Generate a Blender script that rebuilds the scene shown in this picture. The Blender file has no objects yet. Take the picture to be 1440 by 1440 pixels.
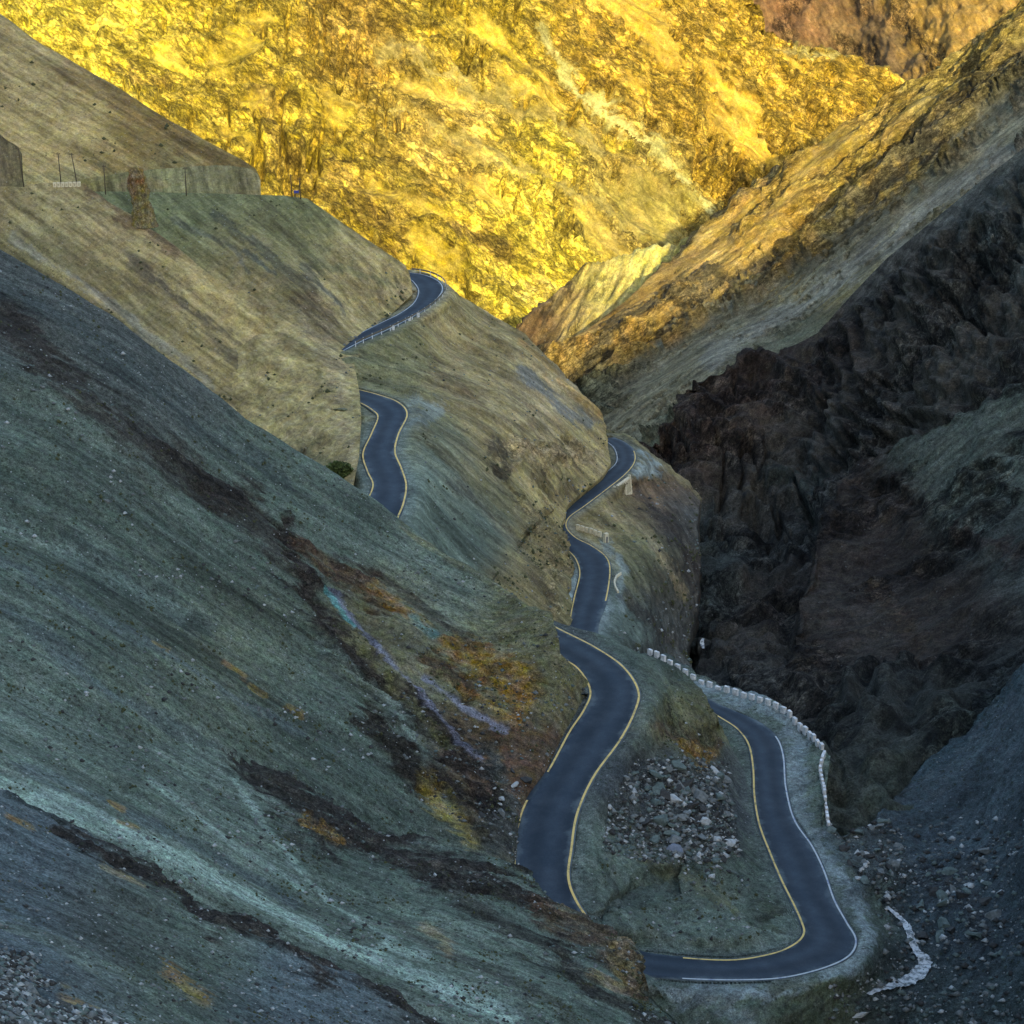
import bpy, bmesh, math, random
import numpy as np
from mathutils import Vector, Matrix
rng = random.Random(7)
STEP = 2.1          # mesh density of the slopes
# ------------------------------------------------------------------ camera
F = 2687.0
PITCH = math.radians(18.0)
CP, SP = math.cos(PITCH), math.sin(PITCH)
sc = bpy.context.scene
col = sc.collection
cam_d = bpy.data.cameras.new('camera'); cam = bpy.data.objects.new('camera', cam_d); col.objects.link(cam)
cam.rotation_euler = (math.radians(90) - PITCH, 0, 0)
cam_d.sensor_width = 36; cam_d.lens = 36 * F / 1440; cam_d.clip_end = 6000; cam_d.clip_start = 1
sc.camera = cam

def ray(u, v):
    """direction (per metre of forward distance) towards a point of the view"""
    x = (np.asarray(u, float) - 720) / F; y = (720 - np.asarray(v, float)) / F
    return np.stack([x, CP + y * SP, -SP + y * CP], -1)
def at(u, v, t): return ray(u, v) * np.asarray(t)[..., None]
def t_of_z(u, v, z): return z / ray(u, v)[..., 2]

# ------------------------------------------------------------------ noise
def _hash(ix, iy, iz, seed):
    h = (ix * 374761393 + iy * 668265263 + iz * 2147483647 + seed * 1274126177) & 0xffffffff
    h = ((h ^ (h >> 13)) * 1274126177) & 0xffffffff
    h = ((h ^ (h >> 16)) * 2246822519) & 0xffffffff
    return h ^ (h >> 15)
_G = np.array([[1,1,0],[-1,1,0],[1,-1,0],[-1,-1,0],[1,0,1],[-1,0,1],[1,0,-1],[-1,0,-1],
               [0,1,1],[0,-1,1],[0,1,-1],[0,-1,-1],[1,1,0],[-1,1,0],[0,-1,1],[0,-1,-1]], np.float32)
def perlin(p, seed=0):
    pi = np.floor(p).astype(np.int64); f = (p - pi).astype(np.float32)
    w = f * f * f * (f * (f * 6 - 15) + 10)
    out = 0
    for dx in (0, 1):
        wx = w[:, 0] if dx else 1 - w[:, 0]
        for dy in (0, 1):
            wy = w[:, 1] if dy else 1 - w[:, 1]
            for dz in (0, 1):
                wz = w[:, 2] if dz else 1 - w[:, 2]
                g = _G[_hash(pi[:, 0] + dx, pi[:, 1] + dy, pi[:, 2] + dz, seed) & 15]
                out = out + (g[:, 0] * (f[:, 0] - dx) + g[:, 1] * (f[:, 1] - dy) + g[:, 2] * (f[:, 2] - dz)) * wx * wy * wz
    return out
def fbm(p, o=5, seed=0, gain=.5, ridged=False):
    s = 0; a = 1; tot = 0
    for i in range(o):
        n = perlin(p * (2.03 ** i) + 17.3 * i, seed + i)
        if ridged: n = 1 - 2.2 * np.abs(n); n = n * .5
        s = s + n * a; tot += a; a *= gain
    return s / tot * 1.6
def sstep(a, b, x): x = np.clip((x - a) / (b - a), 0, 1); return x * x * (3 - 2 * x)

# ------------------------------------------------------------------ smooth surface through measured points
class Surf:
    def __init__(s, pts, smooth=1e-6):
        P = np.array([(p[0], p[1]) for p in pts], float) / 700.
        T = np.array([p[2] if p[2] > 0 else t_of_z(p[0], p[1], p[2]) for p in pts], float)
        d = np.linalg.norm(P[:, None] - P[None], axis=-1)
        K = s.k(d) + np.eye(len(P)) * smooth
        A = np.concatenate([np.ones((len(P), 1)), P], 1)
        M = np.block([[K, A], [A.T, np.zeros((3, 3))]])
        s.w = np.linalg.lstsq(M, np.concatenate([1000. / T, np.zeros(3)]), rcond=None)[0]; s.P = P
    def k(s, d): return np.where(d > 1e-9, d * d * np.log(d + 1e-12), 0)
    def t(s, u, v):
        u = np.asarray(u, float).ravel() / 700.; v = np.asarray(v, float).ravel() / 700.
        out = np.empty(len(u))
        for a in range(0, len(u), 20000):
            q = np.stack([u[a:a+20000], v[a:a+20000]], 1)
            d = np.linalg.norm(q[:, None] - s.P[None], axis=-1)
            out[a:a+20000] = s.k(d) @ s.w[:-3] + s.w[-3] + q @ s.w[-2:]
        return 1000. / out

# ------------------------------------------------------------------ roads (outer edge, inner edge, height)
def catmull(pts, n):
    pts = np.array(pts, float); out = []
    P = np.concatenate([[2 * pts[0] - pts[1]], pts, [2 * pts[-1] - pts[-2]]])
    for i in range(1, len(P) - 2):
        for k in range(n):
            t = k / n
            out.append(.5 * ((2 * P[i]) + (-P[i-1] + P[i+1]) * t + (2*P[i-1] - 5*P[i] + 4*P[i+1] - P[i+2]) * t*t + (-P[i-1] + 3*P[i] - 3*P[i+1] + P[i+2]) * t**3))
    out.append(pts[-1]); return np.array(out)
LOWER = [ # descending road, hairpin, and valley road
 (690,880,740,857,-91.6),(740,905,785,882,-91.2),(785,925,840,910,-91.5),(812,943,880,938,-92.2),(827,972,901,972,-93),
 (818,998,895,1003,-93.8),(797,1030,874,1043,-94.8),(767,1085,838,1093,-96),(738,1125,815,1145,-97),(724,1165,807,1195,-98),
 (720,1210,803,1232,-98.8),(722,1262,812,1262,-99.7),(750,1325,832,1292,-100.7),(805,1372,862,1315,-102),(855,1380,885,1327,-103),
 (905,1374,905,1338,-104),(960,1378,960,1345,-104.6),(1030,1380,1030,1348,-105),(1100,1377,1085,1339,-105.4),(1160,1363,1115,1326,-105.8),
 (1197,1345,1127,1312,-106),(1207,1322,1124,1297,-106.1),(1193,1296,1113,1272,-106.2),(1176,1265,1097,1240,-106.3),(1162,1225,1080,1200,-106.4),
 (1145,1190,1065,1160,-106.4),(1120,1153,1058,1120,-106.5),(1108,1108,1056,1078,-106.5),(1104,1062,1050,1047,-106.5),(1093,1035,1035,1026,-106.5),
 (1068,1015,1013,1011,-106.4),(1035,1000,985,995,-106.3),(1000,985,950,982,-106.2),(950,960,905,958,-106.1),(890,930,850,935,-106),
 (848,900,805,905,-106),(842,880,799,878,-106),(854,845,805,842,-105.8),(860,805,813,808,-105.5),(855,784,808,787,-105.3),
 (835,768,795,772,-105.2),(812,756,778,752,-105.1),(799,742,772,736,-105),(802,728,778,719,-104.9),(825,711,792,706,-104.8),
 (850,692,818,688,-104.6),(880,668,847,667,-104.3),(894,650,865,650,-104.1),(893,634,863,632,-104),(880,622,851,621,-104),(864,615,838,617,-104)]
MIDDLE = [(480,560,500,546,-79.5),(505,567,535,555,-80),(522,577,563,566,-80.4),(529,587,575,583,-80.9),(520,610,563,610,-81.6),
 (508,638,558,635,-82.3),(514,662,567,658,-82.9),(522,682,574,682,-83.5),(514,705,570,708,-84.2),(508,730,561,735,-85),(505,765,572,758,-85.5)]
UPPER = [(470,489,485,493,-76.6),(495,474,510,480,-76.2),(530,456,550,462,-75.4),(560,441,590,441,-74.7),(580,426,613,424,-74),
 (587,410,624,408,-73.4),(581,398,619,396,-72.9),(572,391,600,387,-72.5),(560,388,577,383,-72.2)]
class Road:
    def __init__(s, st, n=14):
        c = catmull(st, n); s.c = c
        s.A = at(c[:, 0], c[:, 1], t_of_z(c[:, 0], c[:, 1], c[:, 4])); s.B = at(c[:, 2], c[:, 3], t_of_z(c[:, 2], c[:, 3], c[:, 4]))
        s.M = (s.A + s.B) / 2; s.z = c[:, 4]; s.n = n; s.st = st
        T = np.gradient(s.M[:, :2], axis=0); T /= np.linalg.norm(T, axis=1)[:, None] + 1e-9
        X = s.B[:, :2] - s.A[:, :2]; s.w = np.abs(X[:, 0] * -T[:, 1] + X[:, 1] * T[:, 0]) / 2
road_low, road_mid, road_up = Road(LOWER), Road(MIDDLE), Road(UPPER)
def road_ctrl(st, a=0, b=None, skip=1):
    o = []
    for s in st[a:b][::skip]: o += [(s[0], s[1], s[4] - .05), (s[2], s[3], s[4] - .05)]
    return o
def flatten(u, v, t, roads, flat=.7, reach=4.5):
    """cut the road bench into a slope; returns new distances and closeness to the road"""
    near = np.zeros(len(u))
    inside = np.zeros(len(u))
    for rd, i0, i1 in roads:
        c = rd.c[i0 * rd.n: i1 * rd.n + 1]; M = rd.M[i0 * rd.n: i1 * rd.n + 1]; W = rd.w[i0 * rd.n: i1 * rd.n + 1]; Z = rd.z[i0 * rd.n: i1 * rd.n + 1]
        mu = (c[:, 0] + c[:, 2]) / 2; mv = (c[:, 1] + c[:, 3]) / 2
        sel = np.where((u > c[:, [0, 2]].min() - 90) & (u < c[:, [0, 2]].max() + 90) & (v > c[:, [1, 3]].min() - 60) & (v < c[:, [1, 3]].max() + 60))[0]
        for a in range(0, len(sel), 8000):
            s = sel[a:a+8000]
            # candidate ground point at every nearby station: use pixel nearest first, then refine in the world
            d = (u[s][:, None] - mu) ** 2 + (v[s][:, None] - mv) ** 2
            z = Z[d.argmin(1)]
            for _ in range(2):
                X = at(u[s], v[s], t_of_z(u[s], v[s], z))
                D = np.hypot(X[:, None, 0] - M[None, :, 0], X[:, None, 1] - M[None, :, 1])
                k = D.argmin(1); z = Z[k]
            e = D[np.arange(len(s)), k] - W[k]
            w = 1 - sstep(flat, reach, e)
            tf = t_of_z(u[s], v[s], z - .09 - .4 * (1 - sstep(-.5, .05, e)))
            keep = w > near[s]
            ss = s[keep]
            t[ss] = t[ss] * (1 - w[keep]) + tf[keep] * w[keep]; near[ss] = w[keep]
            inside[ss] = np.maximum(inside[ss], 1 - sstep(.2, 2.2, e[keep]))
    return t, near, inside

# ------------------------------------------------------------------ helpers
def tag(o, label=None, cat=None, group=None, kind=None):
    if label: o['label'] = label
    if cat: o['category'] = cat
    if group: o['group'] = group
    if kind: o['kind'] = kind
    return o
def link(name, me, mat=None, parent=None):
    o = bpy.data.objects.new(name, me); col.objects.link(o)
    if mat is not None and me is not None:
        for m in (mat if isinstance(mat, (list, tuple)) else [mat]): me.materials.append(m)
    if parent: o.parent = parent
    return o
def np_mesh(name, V, Q, smooth=True):
    me = bpy.data.meshes.new(name)
    me.vertices.add(len(V)); me.vertices.foreach_set('co', np.asarray(V, np.float32).ravel())
    k = Q.shape[1]
    me.loops.add(Q.size); me.loops.foreach_set('vertex_index', Q.astype(np.int32).ravel())
    me.polygons.add(len(Q)); me.polygons.foreach_set('loop_start', np.arange(0, Q.size, k, dtype=np.int32))
    me.update(calc_edges=True)
    if smooth: me.polygons.foreach_set('use_smooth', np.ones(len(Q), bool))
    return me
def set_attr(me, name, arr):
    a = me.attributes.new(name, 'FLOAT_COLOR', 'POINT')
    c = np.ones((len(arr), 4), np.float32); c[:, :3] = arr; a.data.foreach_set('color', c.ravel())
def set_f(me, name, arr):
    a = me.attributes.new(name, 'FLOAT', 'POINT'); a.data.foreach_set('value', np.asarray(arr, np.float32).ravel())

# ------------------------------------------------------------------ materials
def nt_new(name):
    m = bpy.data.materials.new(name); m.use_nodes = True; nt = m.node_tree
    b = nt.nodes['Principled BSDF']; b.inputs['Roughness'].default_value = .95
    b.inputs['Specular IOR Level'].default_value = .15
    return m, nt, b
def N(nt, t, **k):
    n = nt.nodes.new(t)
    for a, b in k.items(): setattr(n, a, b)
    return n
def math_n(nt, op, a, b=None, clamp=False):
    n = N(nt, 'ShaderNodeMath', operation=op, use_clamp=clamp)
    for i, x in enumerate((a, b)):
        if x is None: continue
        if isinstance(x, (int, float)): n.inputs[i].default_value = x
        else: nt.links.new(x, n.inputs[i])
    return n.outputs[0]
def frame(fall, nrm):
    d = np.array(fall, float); d /= np.linalg.norm(d)
    n = np.array(nrm, float); n -= d * n.dot(d); n /= np.linalg.norm(n)
    return d, np.cross(d, n), n
def rock_mat(name, fall, nrm, fine=1.0, streak=.5, speck=.5, bump=.5, crag=.5, hue=1.0, grain=1.0, facet=0.0):
    """weathered slope: the soil and rock colours come with the surface, grain, stones and run-off streaks are added here"""
    m, nt, b = nt_new(name); L = nt.links.new
    d, a, n = frame(fall, nrm)
    geo = N(nt, 'ShaderNodeNewGeometry'); P = geo.outputs['Position']
    def dot(v):
        x = N(nt, 'ShaderNodeVectorMath', operation='DOT_PRODUCT'); L(P, x.inputs[0]); x.inputs[1].default_value = v; return x.outputs['Value']
    cx = N(nt, 'ShaderNodeCombineXYZ'); L(dot(a), cx.inputs[0]); L(math_n(nt, 'MULTIPLY', dot(d), .13), cx.inputs[1]); L(dot(n), cx.inputs[2])
    def noise(vec, s, det=8, rough=.6, dist=0, kind='FBM'):
        x = N(nt, 'ShaderNodeTexNoise'); x.noise_type = kind; L(vec, x.inputs['Vector']); x.inputs['Scale'].default_value = s
        x.inputs['Detail'].default_value = det; x.inputs['Roughness'].default_value = rough; x.inputs['Distortion'].default_value = dist
        return x.outputs['Fac']
    def rng_(x, a0, a1, b0, b1, smooth=True):
        r = N(nt, 'ShaderNodeMapRange'); r.interpolation_type = 'SMOOTHSTEP' if smooth else 'LINEAR'
        L(x, r.inputs[0])
        for i, v in enumerate((a0, a1, b0, b1)): r.inputs[i + 1].default_value = v
        return r.outputs[0]
    at_ = N(nt, 'ShaderNodeAttribute', attribute_name='soil'); rk = N(nt, 'ShaderNodeAttribute', attribute_name='rock')
    st1 = noise(cx.outputs[0], .9 * fine, 9, .70, 0)          # run-off streaks
    st2 = noise(cx.outputs[0], .22 * fine, 5, .6, .1)
    gr = noise(P, 1.1 * fine, 10, .75)                          # grain
    gr2 = noise(P, 4.5 * fine, 3, .6)
    f = rng_(st1, .36, .64, 1 - .75 * streak, 1 + .75 * streak, False)
    f = math_n(nt, 'MULTIPLY', f, rng_(st2, .36, .64, 1 - .4 * streak, 1 + .4 * streak, False))
    f = math_n(nt, 'MULTIPLY', f, rng_(gr, .34, .66, 1 - .52 * grain, 1 + .55 * grain, False))
    f = math_n(nt, 'MULTIPLY', f, rng_(gr2, .34, .66, 1 - .4 * grain, 1 + .44 * grain, False))
    c2 = N(nt, 'ShaderNodeCombineXYZ'); L(dot(a), c2.inputs[0]); L(math_n(nt, 'MULTIPLY', dot(d), .4), c2.inputs[1]); L(dot(n), c2.inputs[2])
    rk_ = rk
    if facet:      # broken faces: pale and brown tones painting in sunlit and shaded facets
        ff = math_n(nt, 'MULTIPLY', rng_(noise(c2.outputs[0], .30 * fine, 10, .66, .5), .44, .56, 1 - .5 * facet, 1 + .35 * facet), rng_(noise(c2.outputs[0], 1.1 * fine, 6, .66), .44, .56, 1 - .2 * facet, 1 + .18 * facet))
        fm = N(nt, 'ShaderNodeMix'); L(math_n(nt, 'ADD', rk.outputs['Fac'], .1, True), fm.inputs[0]); fm.inputs[2].default_value = 1; L(ff, fm.inputs[3]); f = math_n(nt, 'MULTIPLY', f, fm.outputs[0])
    # fractures in bare rock
    ck = math_n(nt, 'ABSOLUTE', math_n(nt, 'SUBTRACT', noise(c2.outputs[0], .55 * fine, 8, .68, .4), .5))
    joint = rng_(ck, 0, .075, 1 - .85 * crag, 1.08)
    ck2 = math_n(nt, 'ABSOLUTE', math_n(nt, 'SUBTRACT', noise(c2.outputs[0], 1.9 * fine, 5, .6, .2), .5))
    joint = math_n(nt, 'MULTIPLY', joint, rng_(ck2, 0, .09, 1 - .6 * crag, 1.12))
    jm = N(nt, 'ShaderNodeMix'); L(math_n(nt, 'ADD', rk.outputs['Fac'], .12, True), jm.inputs[0]); jm.inputs[2].default_value = 1; L(joint, jm.inputs[3])
    f = math_n(nt, 'MULTIPLY', f, jm.outputs[0])
    # scattered stones: light chips and dark tufts
    v2 = N(nt, 'ShaderNodeTexVoronoi'); L(P, v2.inputs['Vector']); v2.inputs['Scale'].default_value = 1.25 * fine
    s2 = N(nt, 'ShaderNodeSeparateColor'); L(v2.outputs['Color'], s2.inputs[0])
    clump = noise(cx.outputs[0], .15 * fine, 3, .6)
    chips = math_n(nt, 'MULTIPLY', rng_(v2.outputs['Distance'], .12, .22, 1, 0), math_n(nt, 'GREATER_THAN', s2.outputs[0], .90))
    tufts = math_n(nt, 'MULTIPLY', rng_(v2.outputs['Distance'], .22, .42, 1, 0), math_n(nt, 'GREATER_THAN', math_n(nt, 'ADD', s2.outputs[1], rng_(clump, .4, .65, -.2, .25)), .86))
    mul = N(nt, 'ShaderNodeVectorMath', operation='SCALE'); L(at_.outputs['Color'], mul.inputs[0]); L(f, mul.inputs['Scale'])
    hs = N(nt, 'ShaderNodeHueSaturation'); L(mul.outputs[0], hs.inputs['Color'])
    L(rng_(noise(P, .35 * fine, 6, .6), .3, .7, .5 - .04 * hue, .5 + .04 * hue, False), hs.inputs['Hue'])
    L(rng_(noise(P, .6 * fine, 4, .6), .3, .7, 1 - .35 * hue, 1 + .3 * hue, False), hs.inputs['Saturation'])
    m1 = N(nt, 'ShaderNodeMix', data_type='RGBA'); L(math_n(nt, 'MULTIPLY', tufts, .75 * speck), m1.inputs[0]); L(hs.outputs[0], m1.inputs[6]); m1.inputs[7].default_value = (.035, .045, .025, 1)
    m2 = N(nt, 'ShaderNodeMix', data_type='RGBA'); L(math_n(nt, 'MULTIPLY', chips, .7 * speck), m2.inputs[0]); L(m1.outputs[2], m2.inputs[6]); m2.inputs[7].default_value = (.5, .52, .5, 1)
    L(m2.outputs[2], b.inputs['Base Color'])
    # relief
    h = math_n(nt, 'ADD', math_n(nt, 'MULTIPLY', st1, .8), math_n(nt, 'MULTIPLY', gr, 2.0))
    h = math_n(nt, 'ADD', h, math_n(nt, 'MULTIPLY', math_n(nt, 'MULTIPLY', joint, rk.outputs['Fac']), .5))
    h = math_n(nt, 'ADD', h, math_n(nt, 'MULTIPLY', gr2, .45))
    bp = N(nt, 'ShaderNodeBump'); bp.inputs['Strength'].default_value = bump; bp.inputs['Distance'].default_value = 1.2 / fine
    L(h, bp.inputs['Height']); L(bp.outputs[0], b.inputs['Normal'])
    return m
def plain_mat(name, c, rough=.8, var=.25, scale=3., metal=0, bump=.0, c2=None):
    m, nt, b = nt_new(name); b.inputs['Roughness'].default_value = rough; b.inputs['Metallic'].default_value = metal
    g = N(nt, 'ShaderNodeNewGeometry'); n = N(nt, 'ShaderNodeTexNoise'); nt.links.new(g.outputs['Position'], n.inputs['Vector'])
    n.inputs['Scale'].default_value = scale; n.inputs['Detail'].default_value = 8; n.inputs['Roughness'].default_value = .65
    r = N(nt, 'ShaderNodeValToRGB'); nt.links.new(n.outputs['Fac'], r.inputs[0])
    r.color_ramp.elements[0].position = .3; r.color_ramp.elements[1].position = .7
    lo = c2 or tuple(x * (1 - var) for x in c); hi = tuple(min(1, x * (1 + var)) for x in c)
    r.color_ramp.elements[0].color = (*lo, 1); r.color_ramp.elements[1].color = (*hi, 1)
    nt.links.new(r.outputs[0], b.inputs['Base Color'])
    if bump:
        bp = N(nt, 'ShaderNodeBump'); bp.inputs['Strength'].default_value = bump; bp.inputs['Distance'].default_value = .1
        nt.links.new(n.outputs['Fac'], bp.inputs['Height']); nt.links.new(bp.outputs[0], b.inputs['Normal'])
    return m

# ------------------------------------------------------------------ colours of soils and rocks; the dark ones also paint shade
C = dict(teal=(.100,.128,.094), teal2=(.155,.195,.145), bluegrey=(.112,.142,.142), darkrock_and_shade=(.055,.046,.036), brown=(.13,.085,.045),
         olive=(.265,.212,.092), olive2=(.345,.275,.112), olivegreen=(.175,.17,.08), greyolive=(.16,.145,.07), ochre=(.42,.25,.06), pale=(.36,.47,.37),
         palegrey=(.24,.26,.24), violet=(.19,.20,.24), turq=(.12,.30,.27), tan=(.38,.30,.15), dust=(.25,.30,.27),
         gold=(.44,.325,.04), goldlt=(.74,.58,.075), golddk=(.2,.13,.04), darkteal=(.06,.078,.07), darkslate_and_shade=(.078,.078,.064), slate=(.085,.095,.08))
def poly_dist(u, v, pts):
    """distance to a polyline, and position along it"""
    pts = np.array(pts, float); best = np.full(len(u), 1e9)
    for a, b in zip(pts[:-1], pts[1:]):
        d = b - a; k = np.clip(((u - a[0]) * d[0] + (v - a[1]) * d[1]) / (d @ d), 0, 1)
        best = np.minimum(best, np.hypot(u - a[0] - k * d[0], v - a[1] - k * d[1]))
    return best

LAYERS = {}
def layer(name, pairs, ctrl, mat, fall, colours, bands=(), disp=(), rocky=0, roads=(), skirt=1.0, skirt_len=60, seed=0, step=None, size=1.0, var=.5, foot=None, even=0):
    """one mountainside: pairs = outline above / foot below, ctrl = measured points, disp = relief, bands = beds of other rock or scree, and some painted shade"""
    step = step or STEP
    pr = np.array(pairs, float)
    L = np.maximum(np.hypot(*(pr[1:, :2] - pr[:-1, :2]).T), np.hypot(*(pr[1:, 2:] - pr[:-1, 2:]).T))
    cols = [pr[0]]
    for i, l in enumerate(L):
        n = max(1, int(l / step))
        for k in range(1, n + 1): cols.append(pr[i] + (pr[i+1] - pr[i]) * k / n)
    cols = np.array(cols); nc = len(cols)
    H = np.hypot(cols[:, 2] - cols[:, 0], cols[:, 3] - cols[:, 1]).max(); nr = int(H / step) + 1
    r = np.linspace(0, 1, nr)[:, None]
    U = cols[None, :, 0] * (1 - r) + cols[None, :, 2] * r; V = cols[None, :, 1] * (1 - r) + cols[None, :, 3] * r
    u, v = U.ravel(), V.ravel()
    if even:       # scree lies at an even angle: pull the measured points towards one plane, except beside the road
        cp = np.array([(p[0], p[1], p[2] if p[2] > 0 else t_of_z(*p)) for p in ctrl], float)
        M_ = np.stack([np.ones(len(cp)), cp[:, 0], cp[:, 1]], 1); fit = M_ @ np.linalg.lstsq(M_, 1000 / cp[:, 2], rcond=None)[0]
        k_ = even * (sstep(30, 160, poly_dist(cp[:, 0], cp[:, 1], foot)) if foot else 1)
        ctrl = [(a_, b_, 1000 / q_) for a_, b_, q_ in zip(cp[:, 0], cp[:, 1], 1000 / cp[:, 2] * (1 - k_) + fit * k_)]
    S = Surf(ctrl); t = S.t(u, v)
    # direction in which the slope runs down, measured on its own surface
    fu = np.array([fall[0], fall[2], (fall[0]+fall[2])/2 + 30, (fall[0]+fall[2])/2 - 30]); fv = np.array([fall[1], fall[3], (fall[1]+fall[3])/2 - 40, (fall[1]+fall[3])/2 + 40])
    fp = at(fu, fv, S.t(fu, fv)); fall = fp[1] - fp[0]; nrm = np.cross(fall, fp[2] - fp[3]); nrm = nrm / np.linalg.norm(nrm); nrm = nrm * np.sign(-(nrm @ fp[0]))
    fall = fall / np.linalg.norm(fall); mat = mat(fall, nrm); print(name, fall.round(2), nrm.round(2))
    t, near, inside = flatten(u, v, t, roads)
    P = at(u, v, t).reshape(nr, nc, 3)
    # the far side of the ridge
    ns = 14; g = (np.arange(ns, 0, -1) / ns) ** 1.6 * skirt_len
    away = at(cols[:, 0], cols[:, 1], np.ones(nc)); away[:, 2] = 0; away /= np.linalg.norm(away, axis=1)[:, None]
    SK = P[0][None] + away[None] * g[:, None, None]; SK[:, :, 2] -= g[:, None] * skirt
    P = np.concatenate([SK, P]); nrt = nr + ns
    ext = lambda a: np.concatenate([np.repeat(a.reshape(nr, nc)[:1], ns, 0), a.reshape(nr, nc)]).ravel()
    u, v, near, inside = ext(u), ext(v), ext(near), ext(inside)
    # normals of the smooth form
    gu = np.gradient(P, axis=1); gv = np.gradient(P, axis=0); n = np.cross(gv, gu); n /= np.linalg.norm(n, axis=2)[..., None] + 1e-9
    n = n.reshape(-1, 3); P = P.reshape(-1, 3)
    n *= np.sign(np.median((n * -P).sum(1)))
    back = np.arange(nrt * nc) < ns * nc
    n[back] = n[ns * nc + (np.arange(ns * nc) % nc)]
    d, a, nn = frame(fall, nrm)
    q = np.stack([P @ a, P @ d, P @ nn], 1) / size
    warp = np.stack([fbm(q / 14, 4, seed + 50), fbm(q / 14 + 9, 4, seed + 60)], 1)
    wu, wv = u + warp[:, 0] * 26, v + warp[:, 1] * 26
    rock = np.clip(sstep(.05, .35, fbm(q * [1/22, 1/55, 1/22], 5, seed + 5) + rocky), 0, 1) if rocky > -2 else np.zeros(len(u))
    # soil colour
    W = []; K = []
    for cu, cv, r_, nm in colours:
        W.append(np.exp(-((wu - cu) ** 2 + (wv - cv) ** 2) / (2 * (r_ * .6) ** 2)) + 1e-6); K.append(nm)
    W = np.array(W); W /= W.sum(0)
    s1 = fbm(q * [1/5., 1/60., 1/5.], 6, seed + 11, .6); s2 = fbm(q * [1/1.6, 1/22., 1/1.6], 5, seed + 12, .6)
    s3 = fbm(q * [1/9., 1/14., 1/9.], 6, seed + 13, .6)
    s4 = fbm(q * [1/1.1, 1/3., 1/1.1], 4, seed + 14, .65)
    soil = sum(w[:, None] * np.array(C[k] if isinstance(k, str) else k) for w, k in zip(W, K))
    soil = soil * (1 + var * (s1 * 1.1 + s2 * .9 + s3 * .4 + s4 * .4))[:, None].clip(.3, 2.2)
    for pts, half, nm, strength, rk in bands:
        dd = poly_dist(u + warp[:, 0] * min(half, 22) * 1.2, v + warp[:, 1] * min(half, 22) * 1.2, pts)
        k = (1 - sstep(half * .35, half * 1.2, dd + (s2 * .9 + s3 * .7 + s4 * .8) * half)) * strength
        cc = np.array(C[nm] if isinstance(nm, str) else nm) * (1 + .6 * (s2 + s3))[:, None].clip(.3, 2)
        soil = soil * (1 - k[:, None]) + cc * k[:, None]
        rock = np.clip(rock + k * rk, 0, 1)
    calm = 1 - near
    if foot: calm = calm * sstep(2, 45, poly_dist(u, v, foot))
    if roads:
        dust = (inside * .38)[:, None]; soil = soil * (1 - dust) + np.array(C['dust']) * .8 * dust * (soil.mean(1, keepdims=True) / .2 * .6 + .4)
    h = np.zeros(len(u))
    if any(k_[0] == 'b' for k_ in disp):
        fb = (P[:, 2] + .25 * P[:, 0]) / 4.2 + fbm(P / 26, 4, seed + 31) * 1.6; fb = np.abs((fb % 1) - .5) * 2; soil = soil * (1 + .75 * rock * (fb - .5) + .5 * rock * fbm(P * [.1, .1, 1.1], 4, seed + 33))[:, None]
    for kind, sa, sd, amp, on in disp:
        s = q * [1 / sa, 1 / sd, 1 / sa] + seed
        f = fbm(s, 6, seed + 21 + int(sa * 7), .52, kind == 'r') if kind in 'fr' else None
        if kind == 'c':     # narrow steep clefts
            f = fbm(np.stack([P[:, 0] / sa, P[:, 2] / sd, P[:, 1] / sd], 1) + seed, 5, seed + 41, .5); f = -sstep(.80, 1, 1 - np.abs(f) * 1.5) * sstep(-.1, .3, fbm(P / (sd * 1.2), 3, seed + 43))
        if kind == 'b':     # bedding steps
            f = (P[:, 2] + .25 * P[:, 0]) / sa + fbm(P / sd, 4, seed + 31) * 1.5; f = sstep(.1, .9, np.abs((f % 1) - .5) * 2)
        w = rock if on == 'rock' else (1 - rock if on == 'scree' else 1)
        f = f - f.mean(); h += f * amp * w * size
    P = P + n * (h * calm)[:, None]
    # quads
    i = np.arange(nrt * nc).reshape(nrt, nc)
    Q = np.stack([i[:-1, :-1], i[1:, :-1], i[1:, 1:], i[:-1, 1:]], -1).reshape(-1, 4)
    me = np_mesh(name, P, Q)
    set_attr(me, 'soil', soil.clip(.004, .95)); set_f(me, 'rock', rock * calm)
    o = link(name, me, mat); tag(o, kind='structure'); LAYERS[name] = (o, P, n, near, back)
    return o

LF, LN = (.84, 0, -.54), (.5, -.25, .8)       # left slopes: they run down to the right
RF, RN = (-.80, -.1, -.6), (-.6, -.35, .72)   # right slopes
m_fg = lambda f, n: rock_mat('near_scree', f, n, 1.5, .34, 1.0, .7, .6, .8, 1.15, .25)
m_mid = lambda f, n: rock_mat('middle_slope', f, n, 1.2, .5, .5, .5, .5, .35, .62, 0)
m_valley = lambda f, n: rock_mat('valley_gravel', f, n, 1.4, .12, .9, .7, .6, .7, 1.0, 0)
m_right = lambda f, n: rock_mat('dark_cliff', f, n, .8, .35, .25, .9, .7, .7, 1.0, .8)
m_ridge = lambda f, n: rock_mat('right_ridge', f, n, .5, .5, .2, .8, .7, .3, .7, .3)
m_gold = lambda f, n: rock_mat('far_rock', f, n, .34, .3, .0, .7, .7, .18, .55, .8)

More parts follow.
